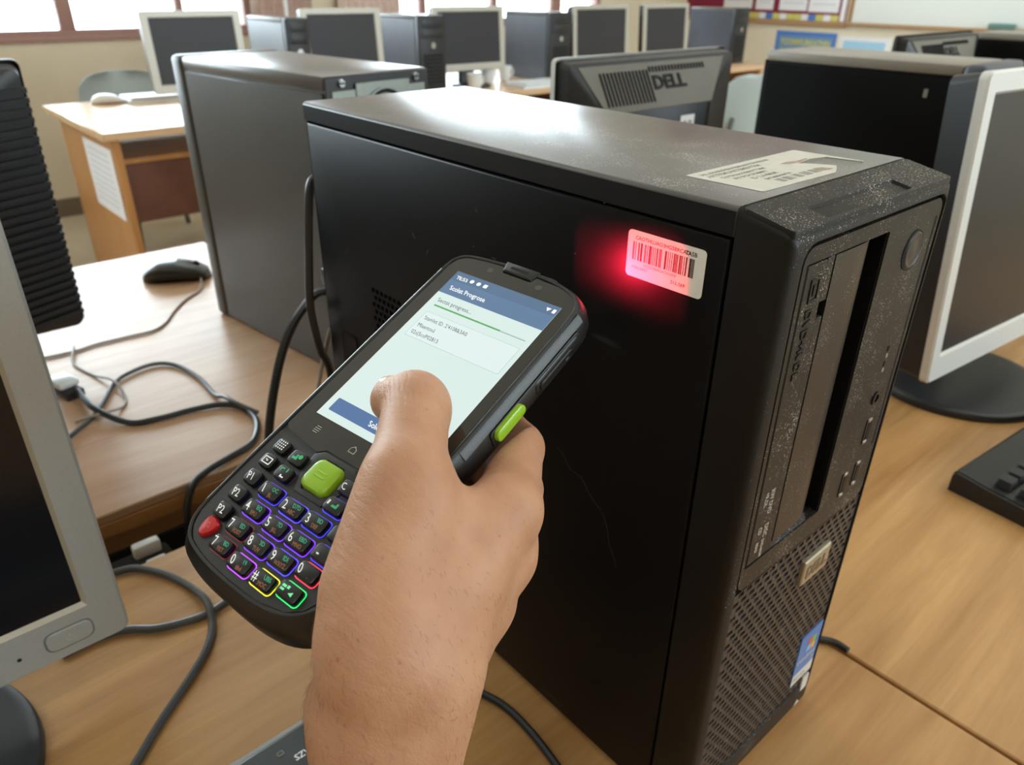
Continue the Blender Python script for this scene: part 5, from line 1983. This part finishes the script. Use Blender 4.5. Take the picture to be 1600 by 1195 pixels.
cable('mouse_cable', 'thin pale cable running from the black mouse to the left',
      [(.142, 1.155, .008), (.125, 1.118, .002), (.09, 1.09, .002), (.058, 1.053, .002), (.031, 1.015, .002), (.007, .997, .002), (-.029, .998, .002), (-.073, 1.0, .002), (-.104, .995, .002), (-.15, 1.0, .002)], .0018, m_palecable)
cable('cable', 'thin pale looped cable end left of the grey cable crossing',
      [(-.100, 1.012, .002), (-.107, .986, .0055), (-.115, .951, .002), (-.104, .9, .002), (-.091, .853, .0085), (-.091, .808, .002), (-.102, .785, .002), (-.128, .773, .0085), (-.155, .786, .0015)], .0018, m_palecable)
cable('cable', 'dark grey cable loop on the near desk beside the silver monitor',
      [(-.235, .46, .004), (-.215, .477, .004), (-.198, .476, .004), (-.183, .469, .004), (-.166, .444, .004), (-.155, .412, .004), (-.153, .379, .0105), (-.159, .356, .004), (-.174, .334, .004), (-.197, .313, .004), (-.223, .292, .004),
       (-.247, .27, .004), (-.27, .25, .004), (-.31, .222, .004)], .0033, m_cablegrey)
cable('cable', 'grey cable from under the silver monitor running towards the scanned tower',
      [(-.26, .405, .004), (-.23, .405, .004), (-.211, .398, .004), (-.196, .386, .004), (-.178, .378, .004), (-.158, .374, .0035), (-.141, .376, .004), (-.106, .39, .004), (-.05, .42, .004), (-.02, .45, .004)], .0033, m_cablegrey)
cable('cable', 'black cable on the near desk between the forearm and the tower',
      [(-.08, .25, .004), (-.058, .218, .004), (-.043, .188, .004), (-.033, .164, .004), (-.026, .139, .004), (-.026, .111, .004), (-.03, .082, .004), (-.035, .058, .004), (-.05, .02, .004)], .0030, m_cable)
cable('cable', 'black lead hanging from the rear plug of the scanned tower',
      [(.03, .418, .230), (.012, .437, .232), (-.006, .440, .218), (-.020, .441, .200), (-.032, .440, .178), (-.043, .439, .150), (-.052, .439, .118), (-.058, .442, .08), (-.06, .455, .035), (-.055, .478, .008), (-.05, .497, -.02), (-.05, .51, -.08)], .0040, m_cable)
cable('cable', 'second black lead looping down behind the scanned tower',
      [(.030, .420, .250), (.020, .428, .285), (.016, .424, .33), (.004, .417, .328), (-.003, .417, .280), (-.008, .417, .235), (-.006, .418, .205), (-.002, .42, .185), (.01, .43, .15), (.02, .45, .03)], .0036, m_cable)
cable('cable', 'pale thin lead at the rear lower corner of the scanned tower',
      [(.012, .425, .20), (.010, .442, .165), (.004, .445, .14), (-.006, .448, .10), (-.01, .452, .05), (.0, .468, .01), (.01, .495, -.03)], .0020, m_palecable)
cable('cable', 'short end of black cable poking from the desk joint right of the tower',
      [(.185, .044, .003), (.205, .028, .003), (.218, .012, .003), (.2185, -.001, .003)], .0028, m_cable)
r = root('plug_adapter', 'small white plug adapter on a black block at the left monitor edge', 'plug', (-.143, .862, 0), R_(14))
bm = NB(); box(bm, -.010, .014, -.016, .022, 0, .012, .003); part('body', bm, m_cable, r)
bm = NB(); box(bm, -.011, .015, -.006, .030, .0122, .022, .004); part('white_shell', bm, m_whiteplas, r)
